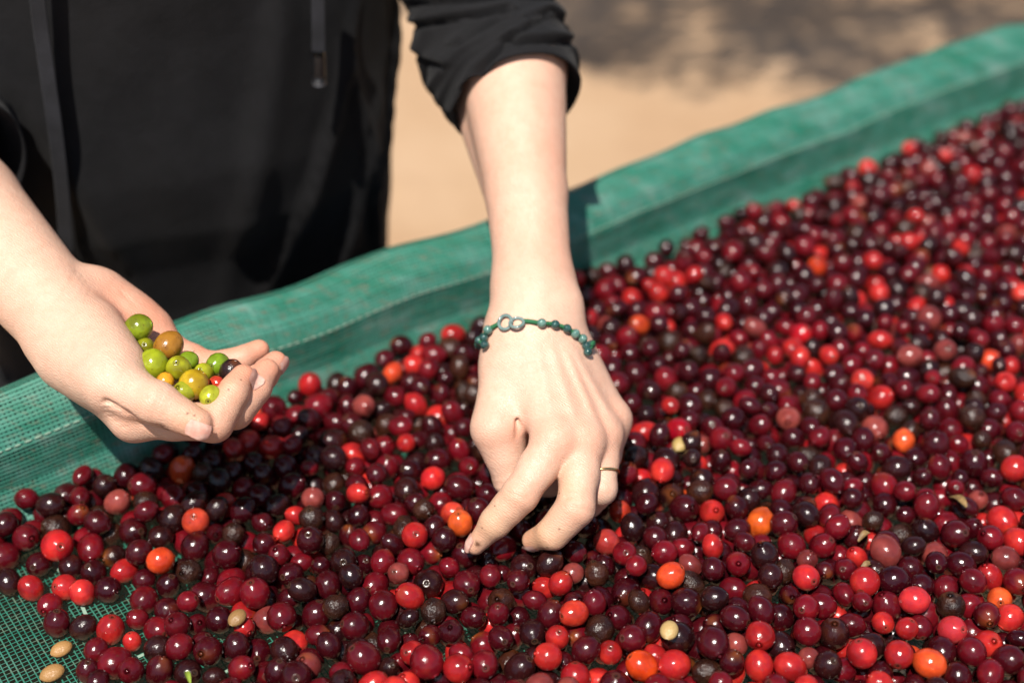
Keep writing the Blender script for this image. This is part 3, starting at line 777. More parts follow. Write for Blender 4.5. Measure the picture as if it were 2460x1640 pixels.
sleeve('sleeve', [Cc(706, 498, .957), Cc(610, 255, .980), Cc(530, 20, 1.000), Cc(470, -330, 1.020), SH_L * .6 + Cc(470, -330, 1.03) * .4, SH_L], [.0455, .0480, .0510, .055, .061, .07], -VFWD, fo[:1] + [(a_, b_, c_, d_ * .5, e_, f_) for a_, b_, c_, d_, e_, f_ in fo[1:]], 61, kn=64,
       creases=[([(1010, 210), (860, 205), (665, 212), (590, 280), (515, 355), (470, 440)], .0045, 13), ([(660, 55), (420, 95), (200, 128), (120, 120)], .0050, 14), ([(850, 85), (740, 150), (660, 215)], .0045, 12),
                ([(640, 85), (520, 150), (400, 225)], .0028, 14), ([(960, 110), (880, 60), (760, 90)], .0035, 12), ([(150, 235), (230, 300), (330, 330)], .0040, 14), ([(180, 430), (270, 460), (330, 560)], .003, 16), ([(900, -10), (700, -20), (400, 10), (120, 20)], .004, 14)])
sleeve('sleeve', [A(-360, -400, .895), A(-700, -780, .93), A(-1050, -1150, .965), A(-1100, -1900, 1.02), SH_R], [.054, .058, .062, .064, .07], -VFWD, fo, 71)

def ribbon(mb, P, w, side, thick=.0016):
    """woven flat string with four ribs"""
    P = np.asarray(P); nn = np.cross(np.gradient(P, axis=0), side); nn /= np.linalg.norm(nn, axis=1)[:, None]
    us = np.linspace(-1, 1, 17); prof = thick * (.75 + .35 * np.abs(np.sin(us * np.pi * 2.0)))
    prof[0] = prof[-1] = thick * .25
    F = P[:, None] + us[None, :, None] * side * w / 2 + prof[None, :, None] * nn[:, None] * -1
    Bk = P[:, None] + us[None, ::-1, None] * side * w / 2 + nn[:, None] * thick * .5
    V = np.concatenate([F, Bk], 1); mb.add(V.reshape(-1, 3), grid_faces(len(P), 34, False, True))
def string_path(pts, gaps):
    return catmull([on_torso(u, v, gp) for (u, v), gp in zip(pts, gaps)], 8)
mb = MB(); P = string_path([(76, -120), (86, 0), (100, 110), (126, 290), (142, 430), (152, 560), (156, 640)], [.02, .018, .016, .014, .014, .016, .018]); ribbon(mb, P, .0096, unit(VR + VUP * .05)); mb.build('drawstring', M_string, hoodie)
mb = MB(); P = string_path([(728, -140), (730, -40), (731, 40), (732, 118)], [.030, .028, .027, .026]); ribbon(mb, P, .0088, VR); ds = mb.build('drawstring', M_string, hoodie)
e0 = P[-1]; e1 = e0 + unit(P[-1] - P[-6]) * .021
mb = MB(); tube(mb, np.linspace(e0, e1, 6), [.0040, .0046, .0046, .0046, .0046, .0042], 12); mb.build('aglet', M_agl, ds)
mb = MB(); tube(mb, np.linspace(e1, e1 + (e1 - e0) * .13, 3), [.0047, .0050, .0046], 12); mb.build('end_ring', M_met, ds)

mb = MB()
for s in (-1, 1):
    hip = np.array((*(TC + TW * .085 * s), .80)); P = catmull([hip, hip + (0, .01, -.35), hip + (0, .0, -.79)], 10)
    tube(mb, P, np.interp(np.linspace(0, 1, len(P)), [0, .1, .5, 1], [.095, .10, .078, .07]), 24)
mb.build('trousers', M_trouser, person)
m, nt, b = new_mat('shoe'); b.inputs['Base Color'].default_value = (.05, .045, .04, 1); b.inputs['Roughness'].default_value = .6
for s in (-1, 1):
    c = np.array((*(TC + TW * .085 * s + TF * .05), .035)); mb = MB(); P = np.array([c - np.array((*(TF * .12), -.01)), c - np.array((*(TF * .06), -.012)), c, c + np.array((*(TF * .10), -.005)), c + np.array((*(TF * .15), -.01))])
    tube(mb, catmull(P, 5), np.interp(np.linspace(0, 1, 21), [0, .15, .5, .85, 1], [.02, .042, .042, .035, .012]), 16); mb.build('shoe', m, person)
# ------------------------------------------------------------------ jade bracelet and gold ring
def jade(name, a, b_):
    m, nt, b = new_mat(name); g = NT(nt); tc = g.n('TexCoord').outputs['Object']
    g.l(g.ramp(g.noise(tc, 330, 3, .6), (.35, a), (.68, b_)), b.inputs['Base Color'])
    b.inputs['Roughness'].default_value = .10; b.inputs['Coat Weight'].default_value = .4; b.inputs['Coat Roughness'].default_value = .05
    b.inputs['Subsurface Weight'].default_value = .25; b.inputs['Subsurface Radius'].default_value = (.4, 1, .8); b.inputs['Subsurface Scale'].default_value = .0015
    return m
M_j1 = jade('jade_light', (.045, .115, .095), (.13, .235, .20)); M_j2 = jade('jade_dark', (.006, .028, .026), (.030, .085, .075)); M_j3 = jade('jade_grey', (.10, .155, .145), (.20, .27, .25))
m, nt, b = new_mat('green_cord'); b.inputs['Base Color'].default_value = (.008, .10, .035, 1); b.inputs['Roughness'].default_value = .7; M_cord = m
m, nt, b = new_mat('gold'); b.inputs['Base Color'].default_value = (.66, .46, .20, 1); b.inputs['Metallic'].default_value = 1.0; b.inputs['Roughness'].default_value = .22; M_gold = m
brace = empty('bracelet'); tag(brace, 'green jade bead bracelet with two linked rings on the picking wrist', 'bracelet')
RB = .0029
spots = [(265, 570, 1), (180, 712, 2), (205, 850, 2), (1265, 440, 1), (1510, 472, 2), (1735, 545, 2), (1890, 640, 1), (2035, 735, 1), (2100, 868, 2), (2128, 985, 2)]
P0_ = np.array([K8(x, y, .853 if 400 < x < 1700 else .865 if 240 < x < 1950 else .874) for x, y, _ in spots])
def on_skin(pts, off):
    pts = np.array([np.asarray(p) for p in pts]); ray = pts - CAMP; ray /= np.linalg.norm(ray, axis=1)[:, None]
    ts = np.linspace(.76, .93, 120); best = None
    S = np.stack([pick_hand((CAMP + ray * t).astype(np.float32)) for t in ts], 1); out = []
    for k in range(len(pts)):
        hit = np.flatnonzero(S[k] < off); i = hit[0] if len(hit) else int(S[k].argmin()); out.append(CAMP + ray[k] * ts[i])
    return to_surface(pick_hand, np.array(out), off, 8)
front = on_skin(P0_, RB * .92)
ringc = on_skin([K8(590, 432, .852), K8(800, 442, .852)], .0014)
# hidden side of the loop, under the wrist
wa = front[2]; wb = front[9]; wc = P_wr * .55 + (front[0] + front[5]) / 2 * .45
back = []
for t in np.linspace(0, 1, 13)[1:-1]:
    p = wa * (1 - t) + wb * t + VFWD * .040 * math.sin(math.pi * t); back.append(p)
back = to_surface(pick_hand, np.array(back), RB * .92, 6)
for k, (p, s) in enumerate(zip(front, spots)):
    mb = MB(); ball(mb, p, RB * (1.0 if s[2] == 1 else .97), 20, 13); mb.build('bead', M_j1 if s[2] == 1 else M_j2, brace)
for p in back:
    mb = MB(); ball(mb, p, RB, 14, 9); mb.build('bead', M_j2, brace)
def torus(name, c, n, R, r, squash, axis, mat, parent):
    n = unit(n); a = unit(axis - n * np.dot(axis, n)); b_ = np.cross(n, a); t = np.linspace(0, 2 * np.pi, 40, endpoint=False)
    P = c + R * (np.cos(t)[:, None] * a + np.sin(t)[:, None] * b_ * squash); mb = MB()
    V = []
    for k in range(40):
        o = unit(P[k] - c); ph = np.linspace(0, 2 * np.pi, 14, endpoint=False)
        V.append(P[k] + r * (np.cos(ph)[:, None] * o + np.sin(ph)[:, None] * n * .9))
    mb.add(np.array(V).reshape(-1, 3), grid_faces(40, 14, True, True)); return mb.build(name, mat, parent)
gn = sgrad(pick_hand, ringc)
torus('linked_ring', ringc[0] + gn[0] * .0004, unit(gn[0] + VR * .1), .0040, .00105, 1.12, VR, M_j3, brace)
torus('linked_ring', ringc[1] + gn[1] * .0009, unit(gn[1] * .85 + VUP * .55), .0041, .00105, 1.0, VR, M_j3, brace)
# knotted cord between the beads
order = [front[2], front[1], front[0], on_skin([K8(440, 470, .853)], .0012)[0]]
order2 = list(on_skin([K8(930, 400, .853), K8(1010, 410, .853), K8(1090, 420, .853)], .0014)) + list(front[3:])
def cord(mb, pts):
    P = catmull(pts, 40)
    for ph in (0, math.pi):
        T, N, Bn = frames(P); t = np.linspace(0, len(pts) * 14, len(P))
        tube(mb, P + .0007 * (np.cos(t + ph)[:, None] * N + np.sin(t + ph)[:, None] * Bn), .00072, 6)
mb = MB(); cord(mb, order); cord(mb, order2); cord(mb, [front[2]] + list(back) + [front[9]])
for p in on_skin([K8(x, y, .856) for x, y in ((455, 455), (415, 480), (935, 400), (1385, 450), (1640, 500))], .0014): ball(mb, p, .00115, 8, 6)
mb.build('cord', M_cord, brace)
# ring on the ring finger
a_, b_ = PK['ring'][0], PK['ring'][1]; t_ = .73; c_ = a_ + (b_ - a_) * t_
axr = unit(unit(b_ - a_) + VR * .12)
u1 = unit(np.cross(axr, VFWD)); u2 = np.cross(axr, u1); tt_ = np.linspace(0, 2 * np.pi, 48, endpoint=False)
dirs = np.cos(tt_)[:, None] * u1 + np.sin(tt_)[:, None] * u2
fr_fn = finger_fn(PK['ring'], PKR['ring'], .004)
Pm = march(fr_fn, c_ + dirs * .020, -dirs, .02, .00045)
mb = MB(); V = []
for k in range(48):
    ph = np.linspace(0, 2 * np.pi, 10, endpoint=False); V.append(Pm[k] + np.cos(ph)[:, None] * dirs[k] * .0006 + np.sin(ph)[:, None] * axr * .00085)
mb.add(np.array(V).reshape(-1, 3), grid_faces(48, 10, True, True)); gr = mb.build('gold_ring', M_gold)
tag(gr, 'thin plain gold ring worn on a finger of the picking hand', 'ring')
# ------------------------------------------------------------------ coffee cherries
def cherry_shape(nu, phis):
    phis = np.asarray(phis); z = np.cos(phis); r = np.sin(phis)
    zc = np.interp(phis, [0, .10, .15, .21, .27, .34, 2.85, 3.0, np.pi], [-.012, -.016, -.012, .022, .018, .0, 0, -.03, -.06]); r = r * np.interp(phis, [0, .10, .22, .3], [1, 1.0, 1.0, 1.0])
    z = z + zc; th = np.linspace(0, 2 * np.pi, nu, endpoint=False)
    V = np.stack([np.outer(np.cos(th), r), np.outer(np.sin(th), r), np.tile(z, (nu, 1))], -1).reshape(-1, 3)
    nv = len(phis); V = np.concatenate([V, [[0, 0, 1 - .004], [0, 0, -1.06 + .12]]])
    q = grid_faces(nu, nv, True, False)[:, ::-1]; k = np.arange(nu); k2 = (k + 1) % nu; n = nu * nv
    t = np.concatenate([np.stack([k * nv, k2 * nv, np.full(nu, n)], 1)[:, ::-1], np.stack([k2 * nv + nv - 1, k * nv + nv - 1, np.full(nu, n + 1)], 1)[:, ::-1]])
    pol = np.concatenate([np.tile(phis, nu), [0, np.pi]]) / np.pi
    return V, q[:, ::-1], t[:, ::-1], pol
HI = cherry_shape(18, [.09, .15, .21, .27, .36, .55, .8, 1.08, 1.36, 1.64, 1.92, 2.2, 2.5, 2.78, 2.98])
LO = cherry_shape(10, [.30, .75, 1.2, 1.7, 2.2, 2.75])
def cherry_material(name, per_object):
    m, nt, b = new_mat(name); g = NT(nt); tc = g.n('TexCoord').outputs['Object']
    if per_object:
        oi = g.n('ObjectInfo'); col = oi.outputs['Color']; dry = oi.outputs['Alpha']
        vm = g.n('VectorMath', operation='ADD'); mp = g.n('VectorMath', operation='SCALE'); g.l(tc, mp.inputs[0]); mp.inputs['Scale'].default_value = .0075
        cb = g.n('CombineXYZ'); g.l(oi.outputs['Random'], cb.inputs[0]); g.l(oi.outputs['Random'], cb.inputs[2]); g.l(mp.outputs[0], vm.inputs[0]); g.l(cb.outputs[0], vm.inputs[1]); vec = vm.outputs[0]
    else:
        at = g.n('Attribute', attribute_name='Col'); col = at.outputs['Color']; dry = at.outputs['Alpha']; vec = tc
    pol = g.n('Attribute', attribute_name='pol').outputs['Fac']
    n1 = g.noise(vec, 150, 3, .55); n2 = g.noise(vec, 620, 4, .65); n3 = g.noise(vec, 70, 2, .5)
    hs = g.n('HueSaturation'); hs.inputs['Hue'].default_value = .504; hs.inputs['Value'].default_value = 1.45; hs.inputs['Saturation'].default_value = 1.0; g.l(col, hs.inputs['Color'])
    dk = g.mix(1.0, col, (.50, .42, .42), 'MULTIPLY')
    c = g.mix(g.ramp(n1, (.42, (0, 0, 0)), (.64, (.85, .85, .85))), col, hs.outputs[0])
    c = g.mix(g.ramp(n3, (.50, (0, 0, 0)), (.70, (.85, .85, .85))), c, dk)
    c = g.mix(g.math('MULTIPLY', g.ramp(n2, (.60, (0, 0, 0)), (.70, (1, 1, 1))), .55), c, (.060, .020, .010))
    c = g.mix(g.math('MULTIPLY', g.ramp(n2, (.24, (1, 1, 1)), (.32, (0, 0, 0))), .30), c, (.30, .11, .05))
    br = g.mix(g.ramp(n1, (.35, (0, 0, 0)), (.65, (1, 1, 1))), (.006, .0025, .002), (.026, .009, .004))
    c = g.mix(g.math('MULTIPLY', dry, .85, True), c, br)
    yel = g.math('MULTIPLY', g.ramp(pol, (.62, (0, 0, 0)), (.95, (1, 1, 1))), g.ramp(g.noise(vec, 48, 2, .5), (.58, (0, 0, 0)), (.70, (1, 1, 1))))
    c = g.mix(g.math('MULTIPLY', yel, .65), c, (.22, .060, .012))
    # calyx scar at one end
    c = g.mix(g.ramp(pol, (.012, (.95, .95, .95)), (.030, (.35, .35, .35)), (.058, (.25, .25, .25)), (.070, (.8, .8, .8)), (.095, (0, 0, 0))), c, (.055, .030, .016))
    g.l(c, b.inputs['Base Color'])
    rr = g.math('ADD', g.ramp(n2, (.3, (.07, .07, .07)), (.7, (.23, .23, .23))), g.math('MULTIPLY', dry, .16))
    g.l(rr, b.inputs['Roughness']); b.inputs['IOR'].default_value = 1.46
    b.inputs['Subsurface Weight'].default_value = .0
    b.inputs['Specular IOR Level'].default_value = .46
    bp = g.bump(g.noise(vec, 380, 4, .65), .24, .0010)
    wr = g.n('Bump'); wr.inputs['Distance'].default_value = .0022; g.l(g.noise(vec, 330, 4, .6), wr.inputs['Height']); g.l(g.math('MULTIPLY', dry, .75, True), wr.inputs['Strength']); g.l(bp, wr.inputs['Normal'])
    g.l(wr.outputs[0], b.inputs['Normal'])
    return m
M_cherry = cherry_material('cherry_skin', False); M_cherry_o = cherry_material('single_cherry_skin', True)
CLS = [  # name, probability, colour range, dryness
    ('dark maroon', .37, (.020, .0012, .0030), (.042, .0019, .0046), (0, .15)),
    ('deep crimson', .28, (.058, .0023, .0055), (.112, .0032, .0080), (0, .10)),
    ('purple black', .16, (.012, .0022, .0032), (.020, .0030, .0040), (.05, .35)),
    ('bright red', .10, (.20, .006, .009), (.36, .014, .014), (0, .03)),
    ('orange red', .006, (.38, .030, .012), (.46, .055, .014), (0, .05)),
    ('dull pinkish red', .035, (.12, .018, .018), (.20, .036, .030), (0, .1)),
    ('brown dried', .075, (.024, .006, .004), (.050, .012, .006), (.5, .95))]
CP = np.array([c[1] for c in CLS]); CP /= CP.sum()

# drop the cherries one by one into the lowest hollow near a random spot
px = .0015; X0, Y0, X1, Y1 = -.74, .30, .92, 1.50
nx, ny = int((X1 - X0) / px), int((Y1 - Y0) / px)
gx, gy = np.meshgrid(X0 + px * np.arange(nx), Y0 + px * np.arange(ny), indexing='ij')
RM = .00755
tq = (gx - PB[0]) * N2[0] + (gy - PB[1]) * N2[1]; sq = (gx - PB[0]) * E2[0] + (gy - PB[1]) * E2[1]
hc = np.full((nx, ny), ZNET + .0006, np.float32) + RM
near = np.clip(tq + .016, 0, 1); hc = (hc + near * .55).astype(np.float32)
pu, pv_, pd = project(np.stack([gx, gy, np.full_like(gx, BED)], -1))
pu *= 2352 / 2460; pv_ *= 2352 / 2460
p3 = np.stack([gx.ravel() * 9, gy.ravel() * 9, gx.ravel() * 0], 1)
und = (vnoise(p3, 81) * .0042 + vnoise(p3 * 2.6, 82) * .003).reshape(gx.shape)
top = BED - RM + und
# the heap thins out to bare net in the lower left corner
dist = np.minimum(np.minimum(np.hypot((pu + 60) / 230, (pv_ - 1560) / 250) - 1, np.hypot((pu - 30) / 150, (pv_ - 1310) / 62) - 1), np.hypot((pu - 225) / 60, (pv_ - 1345) / 34) - 1)
ramp = np.clip((np.hypot((pu - 0) / 700, (pv_ - 1480) / 420) - .42) / .75, 0, 1)
top = top * ramp + (ZNET + RM + .003) * (1 - ramp)
top = np.where(dist < 0, ZNET - .01, top)
ok = (tq < -.0062) & (pu > -900) & (pu < 3350) & (pv_ < 2250) & (pv_ > 120)
top = np.where(ok, top, -9).astype(np.float32)
KR = int(2 * .0088 / px) + 1
cells = np.argwhere(top > 0)
CH = []; fails = 0; WN = 6
def place(x, y, z, r):
    i, j = int(round((x - X0) / px)), int(round((y - Y0) / px)); i0, i1 = max(0, i - KR), min(nx, i + KR + 1); j0, j1 = max(0, j - KR), min(ny, j + KR + 1)
    d2 = (gx[i0:i1, j0:j1] - x) ** 2 + (gy[i0:i1, j0:j1] - y) ** 2; rr = (r + RM) ** 2 - d2
    np.maximum(hc[i0:i1, j0:j1], np.where(rr > 0, z + np.sqrt(np.maximum(rr, 0)), 0), out=hc[i0:i1, j0:j1])
    CH.append((x, y, z, r))
for (u, v) in ((20, 1338), (72, 1352), (115, 1392), (190, 1362), (150, 1350)):       # stragglers on the bare net
    p = WH(u * 2460 / 2352, v * 2460 / 2352, ZNET + .007); place(p[0], p[1], ZNET + .0078, .0074)
NB0 = len(CH)
for (u, v) in ((141, 1490), (120, 1545)):       # room for the loose beans
    p = WH(u * 2460 / 2352, v * 2460 / 2352, ZNET + .004); place(p[0], p[1], ZNET + .005, .0085)
pick = rng.integers(0, len(cells), 110000); n_try = 0
for ci in pick:
    i, j = cells[ci]
    for _ in range(rng.integers(2, 6)):
        i0, i1, j0, j1 = max(0, i - WN), min(nx, i + WN + 1), max(0, j - WN), min(ny, j + WN + 1)
        k = int(hc[i0:i1, j0:j1].argmin()); a, c = divmod(k, j1 - j0); i, j = i0 + a, j0 + c
    z = float(hc[i, j])
    if z > top[i, j] + .0045 or top[i, j] < 0:
        fails += 1
        if fails > 26000: break
        continue
    r = float(np.clip(rng.normal(RM, .0008), .0052, .0092))
    place(float(gx[i, j]) + rng.uniform(-.0005, .0005), float(gy[i, j]) + rng.uniform(-.0005, .0005), z, r)
CH = np.array(CH[:NB0] + CH[NB0 + 2:])
sd = pick_hand(CH[:, :3].astype(np.float32)); CH = CH[sd > CH[:, 3] * .78]
NCH = len(CH)
# what shows: count how many neighbours sit above each cherry
vis = np.ones(NCH, bool); cu, cvv, cd_ = project(CH[:, :3]); cu *= 2352 / 2460; cvv *= 2352 / 2460
toC = CAMP - CH[:, :3]; toC /= np.linalg.norm(toC, axis=1)[:, None]
grid = {}
for k, (x, y) in enumerate(CH[:, :2]): grid.setdefault((int(x // .02), int(y // .02)), []).append(k)
cover = np.zeros(NCH)
for k in range(NCH):
    x, y, z, r = CH[k]; a, b_ = int(x // .02), int(y // .02); s = 0.0
    nb = [j for da in (-1, 0, 1) for db in (-1, 0, 1) for j in grid.get((a + da, b_ + db), ()) if j != k]
    if nb:
        dlt = CH[nb, :3] - CH[k, :3]; t = dlt @ toC[k]; m_ = t > 0; pr = np.linalg.norm(dlt - t[:, None] * toC[k], axis=1)
        s = (np.clip((r + CH[nb, 3] - pr) / (2 * r), 0, 1) * m_).sum()
    cover[k] = s
cls = rng.choice(len(CLS), NCH, p=CP); cls[vis & (rng.random(NCH) < 0)] = 0
f = rng.random(NCH); lo = np.array([c[2] for c in CLS])[cls]; hi = np.array([c[3] for c in CLS])[cls]
col = lo + (hi - lo) * f[:, None]; dl = np.array([c[4] for c in CLS])[cls]; dry = dl[:, 0] + (dl[:, 1] - dl[:, 0]) * rng.random(NCH)
elong = np.clip(rng.normal(1.12, .10, NCH), .92, 1.38); flat_ = np.clip(rng.normal(.97, .04, NCH), .86, 1.04)
def rand_rot(n):
    q = rng.normal(0, 1, (n, 4)); q /= np.linalg.norm(q, axis=1)[:, None]; w, x, y, z = q.T
    return np.stack([1 - 2 * (y * y + z * z), 2 * (x * y - z * w), 2 * (x * z + y * w), 2 * (x * y + z * w), 1 - 2 * (x * x + z * z), 2 * (y * z - x * w), 2 * (x * z - y * w), 2 * (y * z + x * w), 1 - 2 * (x * x + y * y)], 1).reshape(n, 3, 3)
ROT = rand_rot(NCH)
NAMED = [  # photo spots (in a 2352 wide frame) of cherries that stand out, with colour, size and label
    (145, 1236, (0.347, 0.010, 0.014), 1.30, 'biggest bright red cherry, scarred end turned up, beside the bare net'),
    (348, 1300, (0.392, 0.031, 0.009), 1.06, 'orange red cherry showing its round end scar, upper one of the front heap edge'),
    (416, 1224, (0.422, 0.039, 0.019), 1.12, 'pale orange red cherry partly behind a maroon one, below the cupped hand'),
    (1756, 1230, (0.453, 0.065, 0.009), 1.12, 'long plain orange cherry alone among dark ones, far beside the ring finger'),
    (1062, 1224, (0.467, 0.062, 0.013), 1.06, 'orange yellow cherry touching the tip of the pointing index finger'),
    (1480, 1540, (0.438, 0.032, 0.006), 1.12, 'glossy orange cherry at the very front edge, below the middle finger'),
    (2130, 1478, (0.438, 0.044, 0.011), 1.10, 'orange cherry with a black spot near the front corner of the heap'),
    (1332, 1442, (0.377, 0.023, 0.013), 1.05, 'striped orange red oval cherry in the front below the hand'),
    (1962, 866, (0.377, 0.023, 0.019), 1.05, 'blurred orange red cherry in the middle distance beyond the ring finger'),
    (1860, 600, (0.415, 0.031, 0.009), 1.05, 'out of focus orange cherry high up near the far rim'),
    (1535, 1296, (0.408, 0.034, 0.010), 1.05, 'orange brown cherry between crimson ones, close behind the front rows'),
    (1822, 1328, (0.316, 0.012, 0.017), 1.05, 'smooth bright red cherry with a small end scar, between two maroon ones'),
    (2140, 1405, (0.332, 0.016, 0.023), 1.08, 'upper one of two pinkish red cherries leaning together'),
    (2188, 1440, (0.332, 0.020, 0.027), 1.06, 'lower one of two pinkish red cherries leaning together, finely striped'),
    (2008, 1502, (0.302, 0.011, 0.015), 1.08, 'large flat faced red cherry in the front row'),
    (1472, 1105, (0.316, 0.008, 0.010), 1.02, 'vivid red cherry just beside the gold ring'),
    (1060, 1172, (0.422, 0.031, 0.019), .95, 'small salmon orange cherry beside the index finger knuckle'),
    (720, 822, (0.241, 0.006, 0.010), 1.10, 'red cherry lying highest against the net wall, beyond the cupped fingertips'),
    (1400, 1250, (0.257, 0.021, 0.019), 1.05, 'dusty salmon red cherry close to the curled middle finger'),
    (1555, 990, (0.226, 0.003, 0.011), 1.12, 'large crimson oval cherry above the pale bean'),
    (970, 1072, (0.347, 0.010, 0.013), 1.0, 'bright scarlet cherry midway between the two hands'),
    (1860, 782, (0.302, 0.005, 0.013), 1.05, 'blurred pure red cherry beyond the bracelet'),
    (150, 1352, (0.316, 0.012, 0.015), 1.0, 'bright red cherry on the bare net, behind its twin'),
    (175, 1380, (0.332, 0.014, 0.017), 1.0, 'bright red cherry on the bare net, in front of its twin'),
    (1415, 1178, (0.392, 0.031, 0.014), .92, 'small orange cherry under the ring finger tip'),
    (2330, 690, (0.377, 0.023, 0.019), 1.0, 'blurred orange red cherry near the far side edge')]
label_of = {}
front_idx = np.flatnonzero(cover < 1.1)
for u, v, c, sc_, lab in NAMED:
    dd = np.hypot(cu[front_idx] - u, cvv[front_idx] - v) + cover[front_idx] * 25; k = front_idx[int(dd.argmin())]
    if k in label_of: k = front_idx[np.argsort(dd)[1]]
    col[k] = c; dry[k] = 0; CH[k, 3] = RM * sc_; label_of[k] = lab; elong[k] = 1.14
    ax_ = unit(toC[k] * .8 + rng.normal(0, .55, 3)); x_ = unit(np.cross(ax_, rng.normal(0, 1, 3))); ROT[k] = np.stack([x_, np.cross(ax_, x_), ax_], 1)
inside = (cu > 0) & (cu < 2352) & (cvv > 0) & (cvv < 1568) & (cover < 1.35)
score = np.where(inside, CH[:, 3] / cd_ * np.clip(1.5 - cover, .1, 1), 0); order_ = np.argsort(-score)
single = list(label_of) + [k for k in order_ if k not in label_of][:300 - len(label_of) - 14]
is_single = np.zeros(NCH, bool); is_single[single] = True
wrk = np.where(dry > .5, .075, np.where(rng.random(NCH) < .35, .040, .012))
def batch(idx, shape):
    Vb, qb, tb, pol = shape; n = len(idx); nvb = len(Vb)
    L = np.tile(Vb, (n, 1, 1)); off = rng.uniform(0, 50, (n, 1, 3))
    no = (vnoise((L * 1.9 + off).reshape(-1, 3), 91) + .55 * vnoise((L * 5.0 + off).reshape(-1, 3), 92)).reshape(n, nvb)
    L = L * (1 + wrk[idx][:, None, None] * no[..., None]); L[..., 2] *= elong[idx][:, None]; L[..., 0] *= flat_[idx][:, None]
    L = L * CH[idx, 3][:, None, None] / np.cbrt(elong[idx])[:, None, None]
    Wv = np.einsum('nij,nvj->nvi', ROT[idx], L) + CH[idx, None, :3]
    o = (np.arange(n) * nvb)[:, None, None]
    return Wv.reshape(-1, 3), (qb[None] + o).reshape(-1, 4), (tb[None] + o).reshape(-1, 3), np.repeat(np.concatenate([col[idx], dry[idx][:, None]], 1), nvb, 0), np.tile(pol, n)
rest = np.flatnonzero(~is_single); hi_i = rest[(cover[rest] < 2.2) & (cu[rest] > -120) & (cu[rest] < 2480) & (cvv[rest] < 1660)]; lo_i = np.setdiff1d(rest, hi_i)
b1 = batch(hi_i, HI); b2 = batch(lo_i, LO); k0 = len(b1[0])
me = mesh_np('coffee_cherry_heap', np.concatenate([b1[0], b2[0]]), [np.concatenate([b1[1], b2[1] + k0]), np.concatenate([b1[2], b2[2] + k0])])
set_color(me, np.concatenate([b1[3], b2[3]])); set_float(me, np.concatenate([b1[4], b2[4]]), 'pol')
tag(obj('coffee_cherry_heap', me, M_cherry), 'broad heap of ripe red and maroon coffee cherries drying on the net', 'coffee cherries', None, 'stuff')
print('cherries', NCH, len(hi_i), len(lo_i), 'tris', (len(HI[1]) * 2 + len(HI[2])) * len(hi_i))
protos = []
for w_, e_ in ((.006, 1.08), (.012, 1.16), (.02, 1.04), (.035, 1.12), (.045, 1.20), (.075, 1.05), (.085, 1.12)):
    Vb = HI[0].copy() * (1 + w_ * (vnoise(HI[0] * 1.9 + rng.uniform(0, 50, 3), 91) + .55 * vnoise(HI[0] * 5.0 + rng.uniform(0, 50, 3), 92)))[:, None]; Vb[:, 2] *= e_; Vb /= e_ ** (1 / 3)
    me = mesh_np('coffee_cherry', Vb, [HI[1], HI[2]]); set_float(me, HI[3], 'pol'); me.materials.append(M_cherry_o); protos.append(me)
def single_cherry(p, r, rot, c, dr, label, group, proto):
    o = bpy.data.objects.new('coffee_cherry', proto); C.objects.link(o)
    mt = Matrix(rot.tolist()).to_4x4(); o.matrix_world = Matrix.Translation(Vector(p)) @ mt @ Matrix.Diagonal((r, r, r, 1)); o.color = (*c, dr)
    tag(o, label, 'coffee cherry', group); return o
ZONES = [(lambda u, v: u < 330 and v > 1180, 'beside the bare net'), (lambda u, v: u < 760, 'in front below the cupped hand'),
         (lambda u, v: u < 1120, 'in front between the two hands'), (lambda u, v: u < 1480, 'in front below the picking fingers'),
         (lambda u, v: u < 1900, 'in front beside the picking hand'), (lambda u, v: True, 'in the far front corner')]
for k in single:
    nm = CLS[cls[k]][0].replace('dull ', ''); c = tuple(col[k]); zt_ = next(z for t_, z in ZONES if t_(cu[k], cvv[k]))
    pi_ = int(rng.integers(5, 7) if dry[k] > .5 else rng.integers(0, 5)); sc_ = ROT[k][:, 2] @ toC[k]
    size = ('small ' if CH[k, 3] < .0069 else 'large ' if CH[k, 3] > .0083 else '') + ('oval ' if pi_ in (1, 4) else 'dented ' if pi_ == 3 else '')
    if cvv[k] > 1490 and not zt_.startswith('beside the bare'): zt_ = zt_.replace('in front', 'in the frontmost row').replace('far front corner', 'frontmost far corner')
    end = ' showing its end scar' if sc_ > .55 else ' lying on its side' if abs(sc_) < .3 else ''
    lab = label_of.get(k) or '%s%s cherry%s, %s' % (size, nm, end, zt_)
    if len(lab.split()) > 16: lab = '%s%s cherry, %s' % (size, nm, zt_)
    single_cherry(CH[k, :3], CH[k, 3] * (1.02), ROT[k], c, float(dry[k]), lab, 'coffee cherries drying on the net', protos[pi_])

